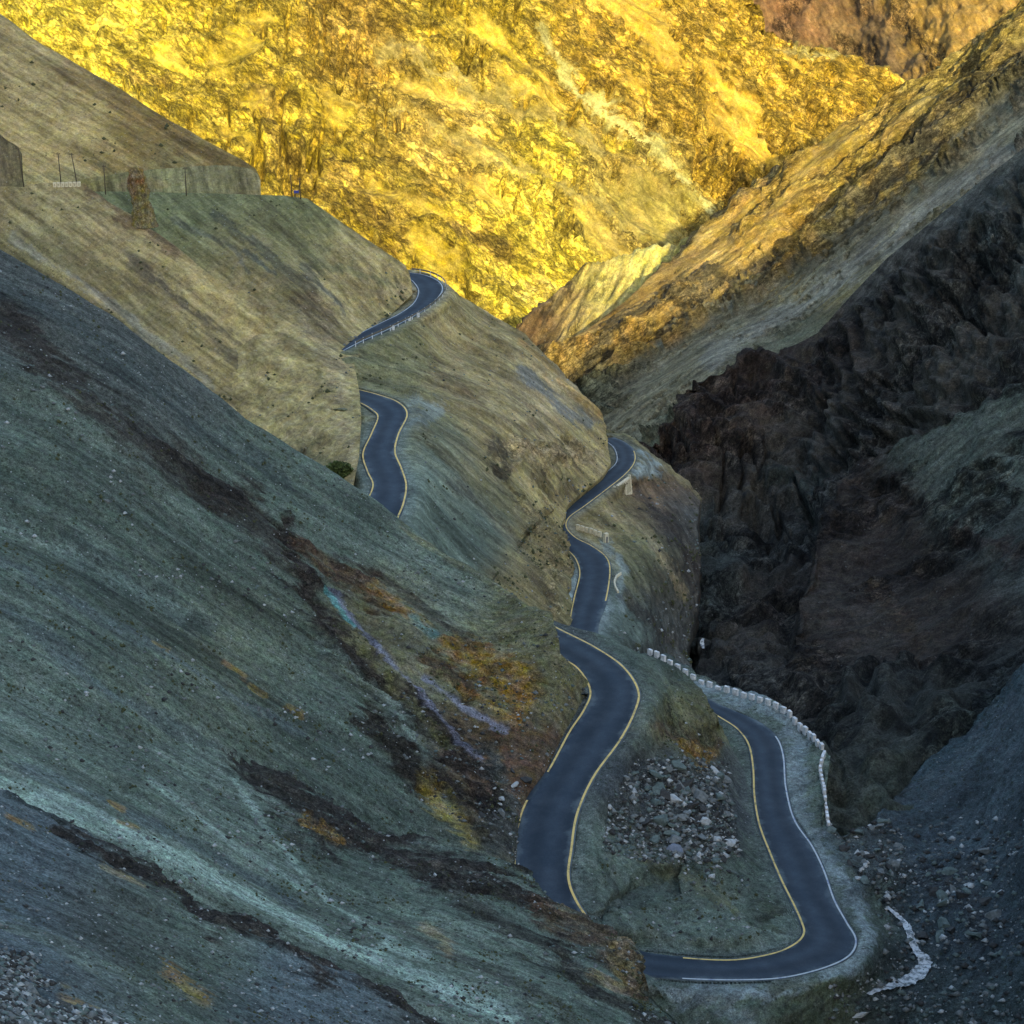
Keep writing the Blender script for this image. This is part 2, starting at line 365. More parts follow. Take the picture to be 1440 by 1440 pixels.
# ---- nearest spur (bottom left)
layer('near_spur', [(-250,1000,-250,1560),(0,1100,0,1570),(90,1140,90,1570),(165,1183,160,1570),(222,1215,215,1570),(270,1268,260,1570),(330,1288,320,1570),(375,1300,380,1570),
 (425,1338,430,1570),(480,1362,490,1570),(560,1400,570,1570),(640,1445,650,1575),(720,1500,730,1580)],
 [(-250,1000,142),(0,1100,136),(165,1185,139),(270,1270,138),(420,1335,137),(640,1445,133),(720,1500,131),(0,1250,116),(0,1440,88),(150,1440,97),(300,1440,110),(450,1440,121),(-250,1560,72),(300,1560,92),(600,1560,112)],
 m_fg, (100,1230,400,1375), [(0,1250,120,'bluegrey'),(250,1340,120,'teal'),(60,1400,110,'bluegrey'),(450,1420,120,'bluegrey'),(150,1320,90,'slate'),(600,1440,80,'slate')],
 bands=[([(80,1165),(165,1205),(262,1240),(280,1285)],17,'darkrock_and_shade',.95,.9),([(300,1290),(375,1300),(430,1345),(450,1375)],27,'darkrock_and_shade',.95,.9),([(20,1110),(90,1150)],12,'darkteal',.8,.5),
        ([(500,1375),(560,1405),(640,1450)],16,'darkrock_and_shade',.85,.9),([(140,1220),(200,1245)],7,'tan',.6,.2),
        ([(238,1362),(270,1385),(295,1402)],15,(.30,.20,.06),.7,0),([(95,1405),(140,1432),(170,1450)],15,(.30,.20,.06),.7,0),([(10,1150),(40,1165)],9,(.30,.20,.06),.7,0),
        ([(20,1310),(180,1380),(330,1460)],26,'teal2',.6,0),([(-40,1360),(60,1420),(120,1480)],40,(.05,.07,.085),.8,.3)],
 disp=[('f',18,50,1.5,0),('f',2.2,5,.55,'rock'),('r',3.5,6,1.6,'rock'),('f',1.2,5,.12,0)], rocky=-.45, even=.6, skirt=.9, seed=3, step=1.9)

# ---- near slope running down to the hairpin
layer('near_slope', [(-250,780,-250,1400),(0,880,0,1420),(160,950,140,1440),(300,1015,260,1460),(420,1090,380,1500),(530,1165,470,1560),(640,1193,570,1570),(690,1203,640,1570),(722,1213,690,1570),
 (745,1228,715,1570),(768,1256,740,1570),(810,1283,790,1570),(850,1306,830,1570),(875,1320,860,1570),(896,1336,880,1570),(903,1358,900,1570),(906,1388,930,1570),(935,1415,960,1570),(965,1442,990,1580),(1030,1500,1040,1590)],
 [(-250,780,196),(0,880,187),(160,950,190),(300,1015,193),(420,1090,194),(530,1165,190),(640,1193,183),(720,1212,178),(768,1256,174),(850,1306,169),(896,1336,165),(906,1388,161),(1030,1500,150),
  (0,1150,140),(300,1200,163),(450,1180,180),(600,1350,158),(800,1400,157),(500,1440,142),(300,1300,150),(0,1440,98),(300,1440,124),(-250,1400,95),(900,1500,150),(600,1560,130),(700,1290,168)],
 m_fg, (50,1090,500,1335), [(60,1050,120,'teal2'),(300,1150,120,'teal2'),(500,1250,120,'teal'),(650,1400,130,'teal2'),(850,1450,130,'teal'),(450,1400,110,'teal2'),(150,1130,100,'teal'),(700,1280,100,'teal')],
 bands=[([(-60,1060),(60,1120),(200,1190),(360,1270),(480,1330),(640,1405),(720,1450)],20,'pale',.85,-.4),([(20,1070),(250,1180),(420,1270)],9,'bluegrey',.5,0),
        ([(310,1020),(370,1080),(430,1130),(480,1180)],34,'darkrock_and_shade',.9,.8),([(480,1170),(600,1210),(700,1235),(765,1268)],30,'darkrock_and_shade',.9,.9),([(500,1120),(560,1170)],22,'darkrock_and_shade',.7,.7),
        ([(760,1275),(850,1320),(895,1360)],24,'brown',.8,.9),([(868,1330),(885,1350),(893,1375)],18,'tan',.95,.7),([(830,1365),(880,1385)],11,'tan',.8,.5),([(640,1240),(700,1300),(760,1330)],20,'darkrock_and_shade',.6,.6),
        ([(430,1150),(475,1185),(455,1160)],8,'ochre',.5,.2),([(590,1290),(625,1315),(635,1335)],12,'tan',.6,.4),([(780,1340),(850,1400),(940,1440)],22,'darkrock_and_shade',.75,.8),([(560,1290),(700,1370),(800,1440)],14,'darkrock_and_shade',.45,.4),
        ([(155,1132),(170,1142)],6,(.30,.20,.06),.7,0),([(165,1160),(190,1168)],5,(.30,.20,.06),.7,0),([(540,1320),(600,1340)],16,'pale',.6,0),
        ([(210,1105),(330,1190),(430,1250)],7,'pale',.5,0),([(330,1090),(400,1190),(470,1270),(560,1320)],6,'pale',.5,0)],
 disp=[('f',20,100,1.5,0),('r',7,60,.5,0),('r',3.2,7,2.0,'rock'),('f',1.1,5,.14,0)], rocky=-.4, even=.5, skirt=1.1, seed=13)

# ---- the large left slope below the high road
layer('left_slope', [(-250,180,-250,1300),(0,355,-50,1310),(80,405,30,1320),(160,460,100,1330),(250,530,180,1345),(340,600,250,1350),(430,655,330,1355),(512,707,400,1360),(560,742,450,1360),(620,783,490,1360),(680,818,520,1360),
 (740,855,560,1360),(768,866,585,1355),(784,886,600,1350),(787,918,625,1340),(838,968,650,1330),(795,1085,670,1320),(750,1150,690,1310),(745,1230,720,1300)],
 [(0,355,240),(-250,180,247),(340,600,249),(512,707,252),(560,742,252),(650,802,249),(740,857,241.5),(700,870,242),(768,868,239.5),(784,886,235),(787,918,232.5),(820,965,-92.4),(765,1085,-95.9),(724,1160,-97.4),(720,1215,-98.5),
  (845,965,239),(797,1085,225),(752,1160,215),(745,1230,209),(420,760,238),(480,830,236),(600,900,230),(560,1000,221),(690,1050,218),(700,940,227),(300,800,222),(0,700,205),(0,1000,165),(300,1050,191),(500,1100,206),(610,1180,204),(400,1250,187),(0,1250,132),(-250,1300,120),(-250,700,200),(150,600,222)],
 m_fg, (100,560,500,825), [(60,430,90,'slate'),(200,560,100,'slate'),(60,640,110,'teal'),(330,700,110,'teal'),(450,720,90,'teal'),(150,900,120,'teal'),(40,980,110,'teal2'),(300,950,110,(.12,.14,.09)),(620,830,80,'teal2'),(560,880,70,'greyolive'),(700,900,70,'olivegreen'),(760,930,60,'greyolive'),(560,1100,90,'teal'),(430,1000,90,'teal'),(680,1060,70,'brown'),(250,1050,90,'teal2')],
 bands=[([(20,470),(150,600),(260,680),(330,700)],32,'darkrock_and_shade',.75,.5),([(0,400),(120,480),(260,590),(400,680)],16,'darkteal',.6,.1),([(250,640),(330,720),(400,790),(440,830)],26,'darkrock_and_shade',.75,.4),([(100,760),(220,830),(300,880)],16,'darkteal',.6,.2),([(60,560),(160,650),(300,750)],12,'teal2',.5,0),
        ([(400,740),(415,790),(440,850)],20,'darkrock_and_shade',.9,.9),([(430,765),(470,800),(540,850)],22,'brown',.85,.7),([(440,860),(560,960),(640,1030),(690,1075)],24,'darkrock_and_shade',.9,.9),([(520,1020),(600,1090),(680,1130)],26,'darkrock_and_shade',.85,.9),
        ([(460,835),(540,915),(620,995),(655,1040),(685,1058)],5,'violet',.9,0),([(455,835),(500,880)],4,'turq',.9,0),([(500,890),(560,960),(640,1045)],8,'olivegreen',.7,0),([(600,950),(660,990),(715,1020)],6,'violet',.8,0),
        ([(520,830),(600,880)],13,'ochre',.45,.3),([(640,915),(700,945),(745,975)],22,'ochre',.75,.8),([(600,930),(660,960)],14,'brown',.8,.8),([(650,960),(735,1010)],7,'ochre',.6,.3),([(580,870),(610,893)],9,'turq',.6,0),
        ([(470,780),(600,860),(660,900)],9,'darkrock_and_shade',.6,.5),([(700,880),(750,930),(770,985)],20,'olivegreen',.6,.2),
        ([(600,1095),(630,1140),(680,1185)],17,(.30,.24,.08),.9,.1),([(700,1060),(710,1120),(700,1190)],22,'slate',.8,.5),([(640,1060),(690,1120)],14,'darkrock_and_shade',.8,.9),
        ([(0,800),(150,880),(300,960),(420,1030)],10,'bluegrey',.5,0),([(0,880),(140,960),(300,1060)],12,'bluegrey',.5,0),([(0,720),(120,780),(260,860)],10,'pale',.3,0),
        ([(215,908),(235,918)],5,(.30,.20,.06),.7,0),([(355,965),(372,975)],5,(.30,.20,.06),.7,0),([(405,992),(425,1002)],5,(.30,.20,.06),.7,0),([(320,930),(345,950)],5,(.30,.20,.06),.7,0),
        ([(450,900),(560,980),(600,1060)],9,'pale',.3,0),([(560,745),(680,822),(740,862)],6,'olivegreen',.6,0)],
 disp=[('f',34,140,2.4,0),('r',9,90,.7,0),('r',4,9,3.2,'rock'),('f',1.2,6,.16,0)], foot=[(785,925),(827,970),(767,1085),(724,1165),(720,1212)], rocky=-.42, even=.5, skirt=1.3, skirt_len=14, seed=23)

# ---- first rib of the upper slope, then the slope under the high terrace
layer('terrace_rib', [(-250,262,-250,400),(0,262,0,440),(34,263,30,460),(58,257,50,480),(118,258,100,500),(150,283,130,520),(190,303,160,540),(250,347,200,560),(310,395,250,600),(380,443,300,640),(440,480,360,670),(480,530,400,690)],
 [(-250,262,372),(0,262,368),(118,258,368),(190,303,361),(250,347,354),(310,395,348),(380,443,342),(440,480,339),(480,530,329),(0,355,359),(-250,400,357),(150,400,350),(200,480,342),(300,520,336),(350,600,323),(0,440,350),(400,690,300),(380,560,329)],
 m_mid, (150,350,430,550), [(60,300,90,'olive'),(150,380,90,'olive'),(300,480,90,'olive2'),(200,470,70,'greyolive'),(60,350,60,'olivegreen'),(380,560,80,'olive')],
 bands=[([(125,268),(190,312),(250,355)],11,'brown',.7,.6),([(190,380),(290,465),(350,515)],18,(.12,.105,.07),.6,.1),([(140,330),(260,430),(370,510)],6,'darkrock_and_shade',.4,.1),([(60,300),(200,400),(330,490)],7,'olive2',.6,0),([(20,340),(160,440),(300,545)],7,'palegrey',.35,0)],
 disp=[('f',20,60,1.6,0),('r',8,90,1.0,0),('r',4,6,1.0,'rock'),('f',1.3,6,.15,0)], foot=[(-100,262),(0,262),(118,258)], rocky=-.45, skirt=.4, skirt_len=16, seed=33)
layer('terrace_slope', [(60,272,-50,400),(150,269,60,470),(300,272,200,560),(400,275,300,640),(432,279,330,670),(500,326,360,690),(545,356,380,700),(569,372,390,703),(576,385,410,655),(579,400,434,590),(580,414,456,530),(540,447,470,500),(491,475,478,486),
  (495,492,471,498),(498,510,456,528),(506,555,432,590),(508,590,412,650),(505,640,400,715),(495,690,440,750),(500,720,480,775)],
 [(60,272,379),(150,269,378),(300,272,376),(432,279,373),(500,326,370),(570,372,366),(580,412,363),(540,446,354),(492,474,342.5),(500,512,329),(507,560,313),(507,610,299),(500,655,287),(495,692,278),(498,775,262),(300,400,355),(430,400,353),(300,500,341),(200,450,353),(430,500,332),(430,600,311),(300,640,318),(-50,400,366),(520,400,358)],
 m_mid, (300,300,470,440), [(250,290,80,(.14,.155,.07)),(400,300,80,(.16,.165,.07)),(500,370,60,'olive2'),(540,420,50,'olive2'),(350,400,80,'olive'),(450,450,60,'olive'),(480,560,60,'olive2'),(460,640,60,'olive'),(400,520,70,'olive2')],
 bands=[([(370,290),(460,370),(560,400)],10,'olivegreen',.7,0),([(300,300),(420,390),(470,430)],8,'darkteal',.45,.1),([(430,370),(455,410),(480,440)],7,'slate',.6,.1),([(345,352),(390,385)],5,'darkteal',.6,.1),([(250,310),(330,350),(350,380)],5,'slate',.5,.1),
        ([(440,440),(460,500),(490,590),(495,650)],18,'tan',.6,.6),([(420,420),(470,460)],12,'brown',.4,.5),([(430,640),(480,660)],12,'olivegreen',.5,.3),([(540,410),(575,405)],10,'tan',.5,0)],
 disp=[('f',20,60,1.2,0),('r',8,90,1.0,0),('r',4,6,1.0,'rock'),('f',1.3,6,.15,0)], foot=[(60,272),(150,269),(300,272),(432,279),(570,372),(580,400),(580,413),(540,446),(492,474),(498,510),(506,555),(507,610),(495,690)], rocky=-.5, skirt=.45, skirt_len=16, seed=43)
# ---- hill above the terrace
layer('upper_hill', [(-250,-160,-250,330),(0,22,-50,330),(60,63,20,330),(150,118,100,330),(240,172,180,330),(300,203,240,330),(343,226,300,330),(360,238,330,330),(366,250,345,325),(367,278,360,320)],
 [(-250,-160,436),(0,22,421),(150,118,411),(300,203,400),(364,240,394),(366,275,391),(0,262,390),(200,262,390),(-250,330,386),(150,330,382),(300,300,386),(0,130,407),(180,200,398)],
 m_mid, (60,100,300,240), [(60,120,90,'olive'),(200,180,90,(.21,.15,.045)),(60,210,80,'olive2'),(300,230,70,(.20,.15,.05)),(250,255,60,'olivegreen'),(100,180,60,'olive2')],
 bands=[([(90,95),(220,190),(330,235)],18,(.22,.15,.055),.6,.1),([(30,60),(90,150),(120,200)],8,'olive2',.7,0),([(0,250),(150,258),(240,258),(300,262),(360,258)],15,(.30,.27,.12),.85,0),([(120,170),(60,200),(30,240)],5,'olive2',.7,0),([(150,215),(210,250)],4,'olive2',.6,0)],
 disp=[('f',25,80,1.6,0),('r',12,80,.8,0),('f',2,10,.2,0)], foot=[(300,203),(364,240),(367,270)], rocky=-.6, skirt=.9, seed=53)
layer('cut_face', [(40,266,40,300),(100,255,95,300),(160,245,150,300),(220,238,205,300),(280,233,260,302),(330,233,305,305),(352,238,325,308),(362,244,340,310),(366,254,352,310),(367,277,358,312)],
 [(40,266,381),(100,255,383),(160,245,385),(280,233,387.5),(330,233,387),(362,244,386),(367,277,381),(160,272,380.5),(280,274,380),(40,300,378),(160,300,377),(280,302,377),(358,312,377)],
 m_mid, (250,238,256,268), [(100,270,60,(.20,.17,.06)),(200,260,50,(.17,.165,.07)),(300,255,50,(.185,.17,.075)),(350,260,30,(.22,.185,.08))], bands=[([(170,262),(200,258),(230,262)],9,(.30,.22,.10),.5,0)], disp=[('r',5,30,.5,0),('f',2,4,.2,0)], rocky=-.4, skirt=.3, skirt_len=8, seed=55)
layer('cut_bank', [(-250,60,-250,300),(-60,150,-60,290),(0,190,0,285),(24,204,20,282),(30,214,26,280),(33,262,32,280)],
 [(-250,60,390),(-60,150,382),(0,190,380),(30,210,377),(33,262,373),(0,262,372),(-250,300,371),(0,285,370)],
 m_mid, (5,210,15,260), [(0,230,80,(.15,.12,.06)),(20,250,30,'greyolive')], disp=[('f',12,20,1.2,0)], rocky=-.5, skirt=.8, skirt_len=20, seed=57)
# ---- slope between the middle road and the valley road
layer('middle_hill', [(520,374,430,640),(556,381,440,670),(578,380,450,700),(602,384,470,740),(630,400,490,770),(642,410,510,790),(690,440,535,800),(740,467,560,810),(762,488,580,820),(785,520,600,830),(820,560,640,850),(842,585,655,857),(850,600,668,850),
  (854,625,703,800),(859,650,738,748),(848,668,756,722),(797,710,766,712),(794,735,754,724),(796,778,734,752),(803,800,700,803),(803,850,685,850),(800,892,700,890)],
 [(640,410,374),(690,440,378),(740,467,379),(785,520,376),(850,600,370),(859,650,362),(848,668,355),(797,710,338),(794,735,330),(797,778,317),(802,800,311),(802,850,297),(800,892,287),
  (640,600,318),(700,600,331),(770,640,340),(650,700,297),(700,800,286),(600,800,268),(550,510,336),(700,500,362),(620,500,350),(770,560,360),(740,720,315),(770,800,300),(600,560,324),(455,600,330),(450,680,312),(430,640,330)] + road_ctrl(MIDDLE) + road_ctrl(UPPER),
 m_mid, (600,560,780,710), [(560,490,60,'olivegreen'),(640,440,60,'olive2'),(700,480,70,'olive'),(680,560,70,'olive'),(760,560,50,'tan'),(600,660,60,'teal2'),(660,740,70,'teal'),(700,640,60,'olive'),(760,690,60,'olive2'),(760,800,60,'olive'),(600,600,40,'olivegreen'),(820,620,40,'olive2'),(790,840,50,'greyolive')],
 bands=[([(585,565),(620,570),(590,600)],12,'dust',.6,0),([(730,520),(790,575),(835,600)],9,(.20,.215,.19),.75,0),([(735,480),(790,545),(840,590)],7,'ochre',.5,.1),([(600,440),(640,500),(680,560),(700,580)],10,'tan',.4,0),([(610,520),(700,590),(760,600)],10,'brown',.45,.2),
        ([(690,620),(720,640),(700,660)],16,'darkrock_and_shade',.7,.8),([(730,640),(790,640),(840,650)],20,'tan',.9,1),([(740,720),(780,760),(770,860)],22,(.30,.25,.12),.8,1),([(640,680),(720,760),(770,850)],10,'darkrock_and_shade',.45,.3),([(560,770),(640,800),(700,850)],14,'teal2',.6,.1),
        ([(760,670),(800,690)],12,'darkrock_and_shade',.4,.9),([(590,610),(680,690),(740,740)],9,'greyolive',.6,.2)],
 disp=[('f',16,50,1.0,0),('r',9,70,1.6,0),('r',5,6,3.6,'rock'),('r',2,2.5,1.0,'rock'),('f',1.4,6,.16,0)], rocky=-.55, foot=[(859,650),(848,667),(797,711)], roads=[(road_mid,0,10),(road_up,0,8)], skirt=.9, skirt_len=50, seed=63)
# ---- shelf and bank of the valley road
layer('valley_bank', [(838,598,760,740),(858,604,760,800),(885,612,770,860),(910,630,790,900),(940,655,820,930),(963,673,840,945),(986,697,860,950),(980,730,880,960),(985,790,900,970),(980,850,930,990),(965,905,960,1000),(975,960,985,1010)],
 [(838,598,386),(858,604,387),(885,612,386),(910,630,382),(940,655,376),(986,697,368),(985,760,350),(965,900,322),(975,960,305),(900,900,-109),(900,800,-107.2),(930,740,-108.3),(960,830,-114),(760,800,306),(860,950,-108),(760,740,330),(770,860,295),(880,690,-106.5),(925,690,-108)] + road_ctrl(LOWER, 35, None),
 m_mid, (890,690,970,790), [(900,640,40,'greyolive'),(860,740,40,'olive'),(920,700,40,'brown'),(900,780,50,'olivegreen'),(940,800,50,'darkrock_and_shade'),(960,740,40,'darkslate_and_shade'),(880,860,50,'teal'),(930,880,50,'darkslate_and_shade'),(820,860,30,'dust')],
 bands=[([(900,640),(925,655),(900,665)],14,'dust',.8,0),([(860,720),(900,740),(960,840)],10,'tan',.5,.3),([(900,690),(950,750),(985,800)],14,'darkrock_and_shade',.7,.6),([(850,765),(875,800),(872,850)],9,'dust',.6,0),([(880,830),(940,900)],12,'darkrock_and_shade',.6,.7),([(855,870),(900,900)],10,'teal2',.6,.2),([(885,612),(940,655),(985,697)],5,'olive',.6,.3)],
 disp=[('r',5,12,1.2,0),('r',4,5,1.8,'rock'),('f',1.4,3,.2,0)], rocky=-.3, roads=[(road_low,35,50)], skirt=1.0, skirt_len=50, seed=73)
# ---- hill inside the hairpin, carrying the descending road
layer('hairpin_hill', [(715,847,600,1200),(742,857,620,1260),(790,877,640,1320),(850,896,660,1360),(920,926,700,1390),(960,945,740,1400),(985,962,765,1405),(996,978,785,1410),(1001,1000,820,1415),(1013,1022,850,1415),(1022,1045,870,1412),(1045,1080,900,1410),(1075,1180,940,1405),(1105,1260,980,1400),(1135,1310,1040,1390),(1125,1350,1080,1385)],
 [(1001,1000,-99.5),(985,962,-98),(920,926,-95),(960,945,-97),(850,896,-92.3),(790,877,-91),(970,1000,-98),(1022,1045,-104),(1048,1050,-106.2),(1050,1080,-106.3),(1054,1120,-106.4),(1061,1160,-106.3),(1076,1200,-106.2),(1093,1240,-106.1),(1120,1297,-106),(1123,1312,-106),(1085,1336,-105.4),(1030,1345,-105),(960,1342,-104.6),
  (1078,1050,257),(1085,1120,243),(1110,1200,227),(1140,1280,214),(1125,1350,202.5),(1030,1372,200),(960,1375,200),
  (1000,1200,-103),(1030,1120,-103),(960,1060,-98.5),(960,1120,-101),(900,1150,-99.5),(880,1250,-101.8),(950,1290,-104.2),(1060,1290,-105.5),(900,1050,-96.5),(860,1150,-98.7),(740,1000,-93),(700,1150,-97),(600,1200,-98)] + road_ctrl(LOWER, 0, 15),
 m_valley, (900,1000,1010,1150), [(930,940,50,'teal'),(950,1000,50,'olivegreen'),(900,1100,60,'slate'),(980,1150,60,'slate'),(1020,1230,60,'teal'),(900,1250,60,'teal'),(1000,1300,60,'teal2'),(860,1220,50,'teal2'),(760,1000,60,'slate')],
 bands=[([(935,1020),(975,1040),(1010,1050)],20,'brown',.75,.6),([(960,1040),(1000,1060),(985,1075)],10,'ochre',.6,.7),([(970,985),(1000,1010),(1005,1040)],12,'olivegreen',.8,.4),([(850,1090),(950,1110),(1040,1160)],34,(.075,.085,.085),.7,.5),([(900,1200),(990,1260),(1060,1290)],14,'olivegreen',.4,0),
        ([(830,1250),(900,1310),(1000,1330),(1090,1320)],18,'teal2',.7,0),([(1010,1260),(1060,1300)],14,(.14,.15,.08),.6,0),([(930,960),(900,1040)],16,'teal2',.5,0)],
 disp=[('f',10,14,1.3,0),('r',4,4,2.0,'rock'),('f',1.2,1.5,.25,0)], rocky=-.35, roads=[(road_low,0,29)], skirt=1.0, skirt_len=16, seed=83)
# ---- floor of the valley: hairpin shelf, stream bed and lower right slope
layer('valley_floor', [(850,912,790,1200),(920,923,800,1350),(980,943,820,1450),(1040,963,860,1560),(1100,993,940,1560),(1140,1028,1020,1560),(1160,1052,1070,1560),(1168,1062,1100,1560),(1160,1085,1130,1560),(1164,1115,1150,1560),(1170,1155,1170,1560),(1185,1172,1200,1560),(1225,1160,1240,1560),(1262,1115,1300,1560),(1310,1070,1350,1560),(1370,1010,1420,1560),(1440,935,1500,1560),(1650,740,1720,1560)],
 [(850,912,-106),(920,923,-106),(980,943,-106.1),(1040,963,-106.2),(1100,993,-106.2),(1162,1054,-106.2),(1150,1080,-106.2),(1160,1115,-106.2),(1165,1155,-106.4),(1190,1180,-108),(1225,1162,-109.5),(1262,1115,-110.5),(1310,1070,-109.5),(1370,1010,-107),(1440,935,-101),(1650,740,-78),
  (1220,1215,-108.3),(1215,1290,-107.6),(1215,1350,-107),(1250,1280,-109.3),(1300,1350,-110),(1225,1395,-109.5),(1200,1430,-110.3),(1300,1220,-109.8),(1350,1300,-108),(1440,1300,-104),(1440,1100,-102),(1440,1440,-106),(1650,1200,-80),(1650,1500,-88),(1380,1200,-108),(1340,1400,-109),
  (1150,1400,-106.6),(1040,1400,-105.7),(960,1400,-105.2),(1100,1440,-107.3),(1000,1450,-107),(900,1400,-104.8),(1100,1560,-113),(940,1560,-112),(1300,1560,-116)] + road_ctrl(LOWER, 13, 36),
 m_valley, (1400,1080,1290,1180), [(1100,1010,50,'teal'),(1140,1100,40,'teal2'),(1160,1200,40,'teal'),(1230,1200,40,'slate'),(1300,1180,60,(.062,.082,.085)),(1400,1100,80,(.062,.082,.085)),(1400,1300,90,(.062,.082,.085)),(1300,1400,60,'darkteal'),(1150,1400,60,(.09,.11,.07)),(1030,1400,50,'teal2'),(1210,1280,40,'teal'),(950,1430,60,'teal'),(1440,1440,80,'darkteal')],
 bands=[([(990,960),(1070,990),(1115,1040),(1120,1100),(1115,1150),(1150,1190),(1190,1250),(1218,1320),(1200,1365),(1120,1392),(950,1392)],17,(.27,.33,.315),.85,0),([(1180,1330),(1215,1350),(1160,1375),(1000,1392),(900,1385)],9,'dust',.5,0),([(1000,1395),(1050,1440)],14,'dust',.6,0),
        ([(1255,1275),(1275,1310),(1290,1345),(1290,1375),(1240,1395),(1215,1410)],13,(.062,.082,.085),.6,.3),([(1180,1190),(1240,1220),(1200,1260)],20,'bluegrey',.6,.4),([(1280,1090),(1340,1040),(1430,950)],18,(.06,.095,.10),.8,.0),([(1300,1240),(1360,1230),(1380,1300)],24,(.06,.065,.065),.6,.5),
        ([(1090,1385),(1180,1385)],14,(.10,.10,.05),.7,.1)],
 disp=[('f',12,14,1.4,0),('r',5,5,1.6,'rock'),('f',1.2,1.5,.35,0)], rocky=-.25, roads=[(road_low,14,37)], skirt=1.0, skirt_len=26, seed=93)
# ---- dark cliffs on the right
layer('right_spur', [(1650,430,1700,900),(1440,538,1560,960),(1360,578,1500,990),(1290,610,1440,1010),(1235,637,1400,1040),(1196,655,1350,1060),(1166,715,1290,1080),(1138,800,1260,1095),(1118,880,1230,1100),(1120,980,1200,1100),(1130,1050,1170,1100)],
 [(1650,430,335),(1440,538,338),(1290,612,352),(1196,655,366),(1166,720,352),(1118,880,316),(1120,980,294),(1130,1050,276),(1250,800,334),(1440,900,280),(1230,1090,262),(1700,900,262),(1440,700,315),(1560,960,265),(1350,1060,264),(1300,900,302)],
 m_right, (1420,600,1250,740), [(1400,600,90,(.12,.145,.11)),(1350,680,60,(.11,.13,.10)),(1440,760,80,(.08,.095,.08)),(1230,760,80,'darkrock_and_shade'),(1200,900,90,(.075,.065,.05)),(1350,900,90,'darkrock_and_shade'),(1400,960,60,'darkteal'),(1450,640,60,'slate')],
 bands=[([(1300,640),(1400,640),(1440,680)],30,(.13,.155,.12),.8,-1),([(1200,670),(1250,680),(1290,720)],18,'darkrock_and_shade',.8,.8),([(1230,830),(1290,900),(1280,1000)],16,'brown',.35,.8),([(1350,760),(1420,780)],16,(.09,.06,.05),.5,.5)],
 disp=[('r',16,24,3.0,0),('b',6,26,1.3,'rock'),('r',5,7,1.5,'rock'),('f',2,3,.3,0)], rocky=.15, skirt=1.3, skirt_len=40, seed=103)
layer('right_cliff', [(1650,60,1700,700),(1440,208,1600,900),(1370,262,1550,980),(1300,320,1500,1050),(1245,365,1450,1100),(1200,412,1400,1150),(1150,468,1350,1200),(1120,484,1320,1220),(1090,495,1300,1230),(1050,508,1280,1235),(1010,522,1260,1240),(975,530,1220,1240),(962,552,1200,1235),(950,578,1180,1230),(915,618,1140,1200),(885,655,1080,1150),(900,720,1020,1080),(910,800,980,1040),(920,900,940,1000)],
 [(1650,60,430),(1440,208,425),(1300,320,431),(1200,412,440),(1090,495,445),(975,530,440),(915,618,425),(900,720,402),(910,800,380),(985,900,337),(1030,650,415),(1100,600,425),(1100,760,392),(1100,900,332),(1250,500,410),(1250,700,378),(1250,1000,272),(1200,1100,249),(1180,1130,243),(1300,1200,240),(1440,600,352),(1440,400,392),(1440,900,300),(1260,1110,246),(1600,900,285),(940,1000,332),(1150,1000,282),(1060,960,300)],
 m_right, (1320,420,1160,680), [(1300,400,90,'darkslate_and_shade'),(1400,300,80,'slate'),(1150,520,70,'darkrock_and_shade'),(1000,600,70,(.09,.068,.048)),(1350,480,90,(.075,.072,.056)),(1200,620,80,'darkslate_and_shade'),(1080,700,80,'darkslate_and_shade'),(1000,800,60,'darkteal'),(1100,880,80,(.078,.066,.05)),(1050,950,70,'darkslate_and_shade'),(1200,1050,70,(.05,.055,.045)),(950,880,50,'darkteal'),(1250,1120,60,(.095,.115,.085)),(1190,1100,40,(.095,.11,.08))],
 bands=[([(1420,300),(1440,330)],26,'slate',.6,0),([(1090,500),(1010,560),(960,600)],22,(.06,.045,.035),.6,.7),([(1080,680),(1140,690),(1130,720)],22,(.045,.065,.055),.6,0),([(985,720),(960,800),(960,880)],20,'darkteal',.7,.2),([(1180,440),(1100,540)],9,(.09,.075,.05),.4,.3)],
 disp=[('r',34,50,6.0,0),('r',12,16,1.6,0),('b',7,30,2.6,0),('b',2.6,18,1.1,0),('r',4,5,1.1,'rock'),('c',9,40,4,0)], foot=[(1650,60),(1440,208),(1300,320),(1200,412),(1120,484)], rocky=.25, skirt=1.0, skirt_len=40, seed=113)
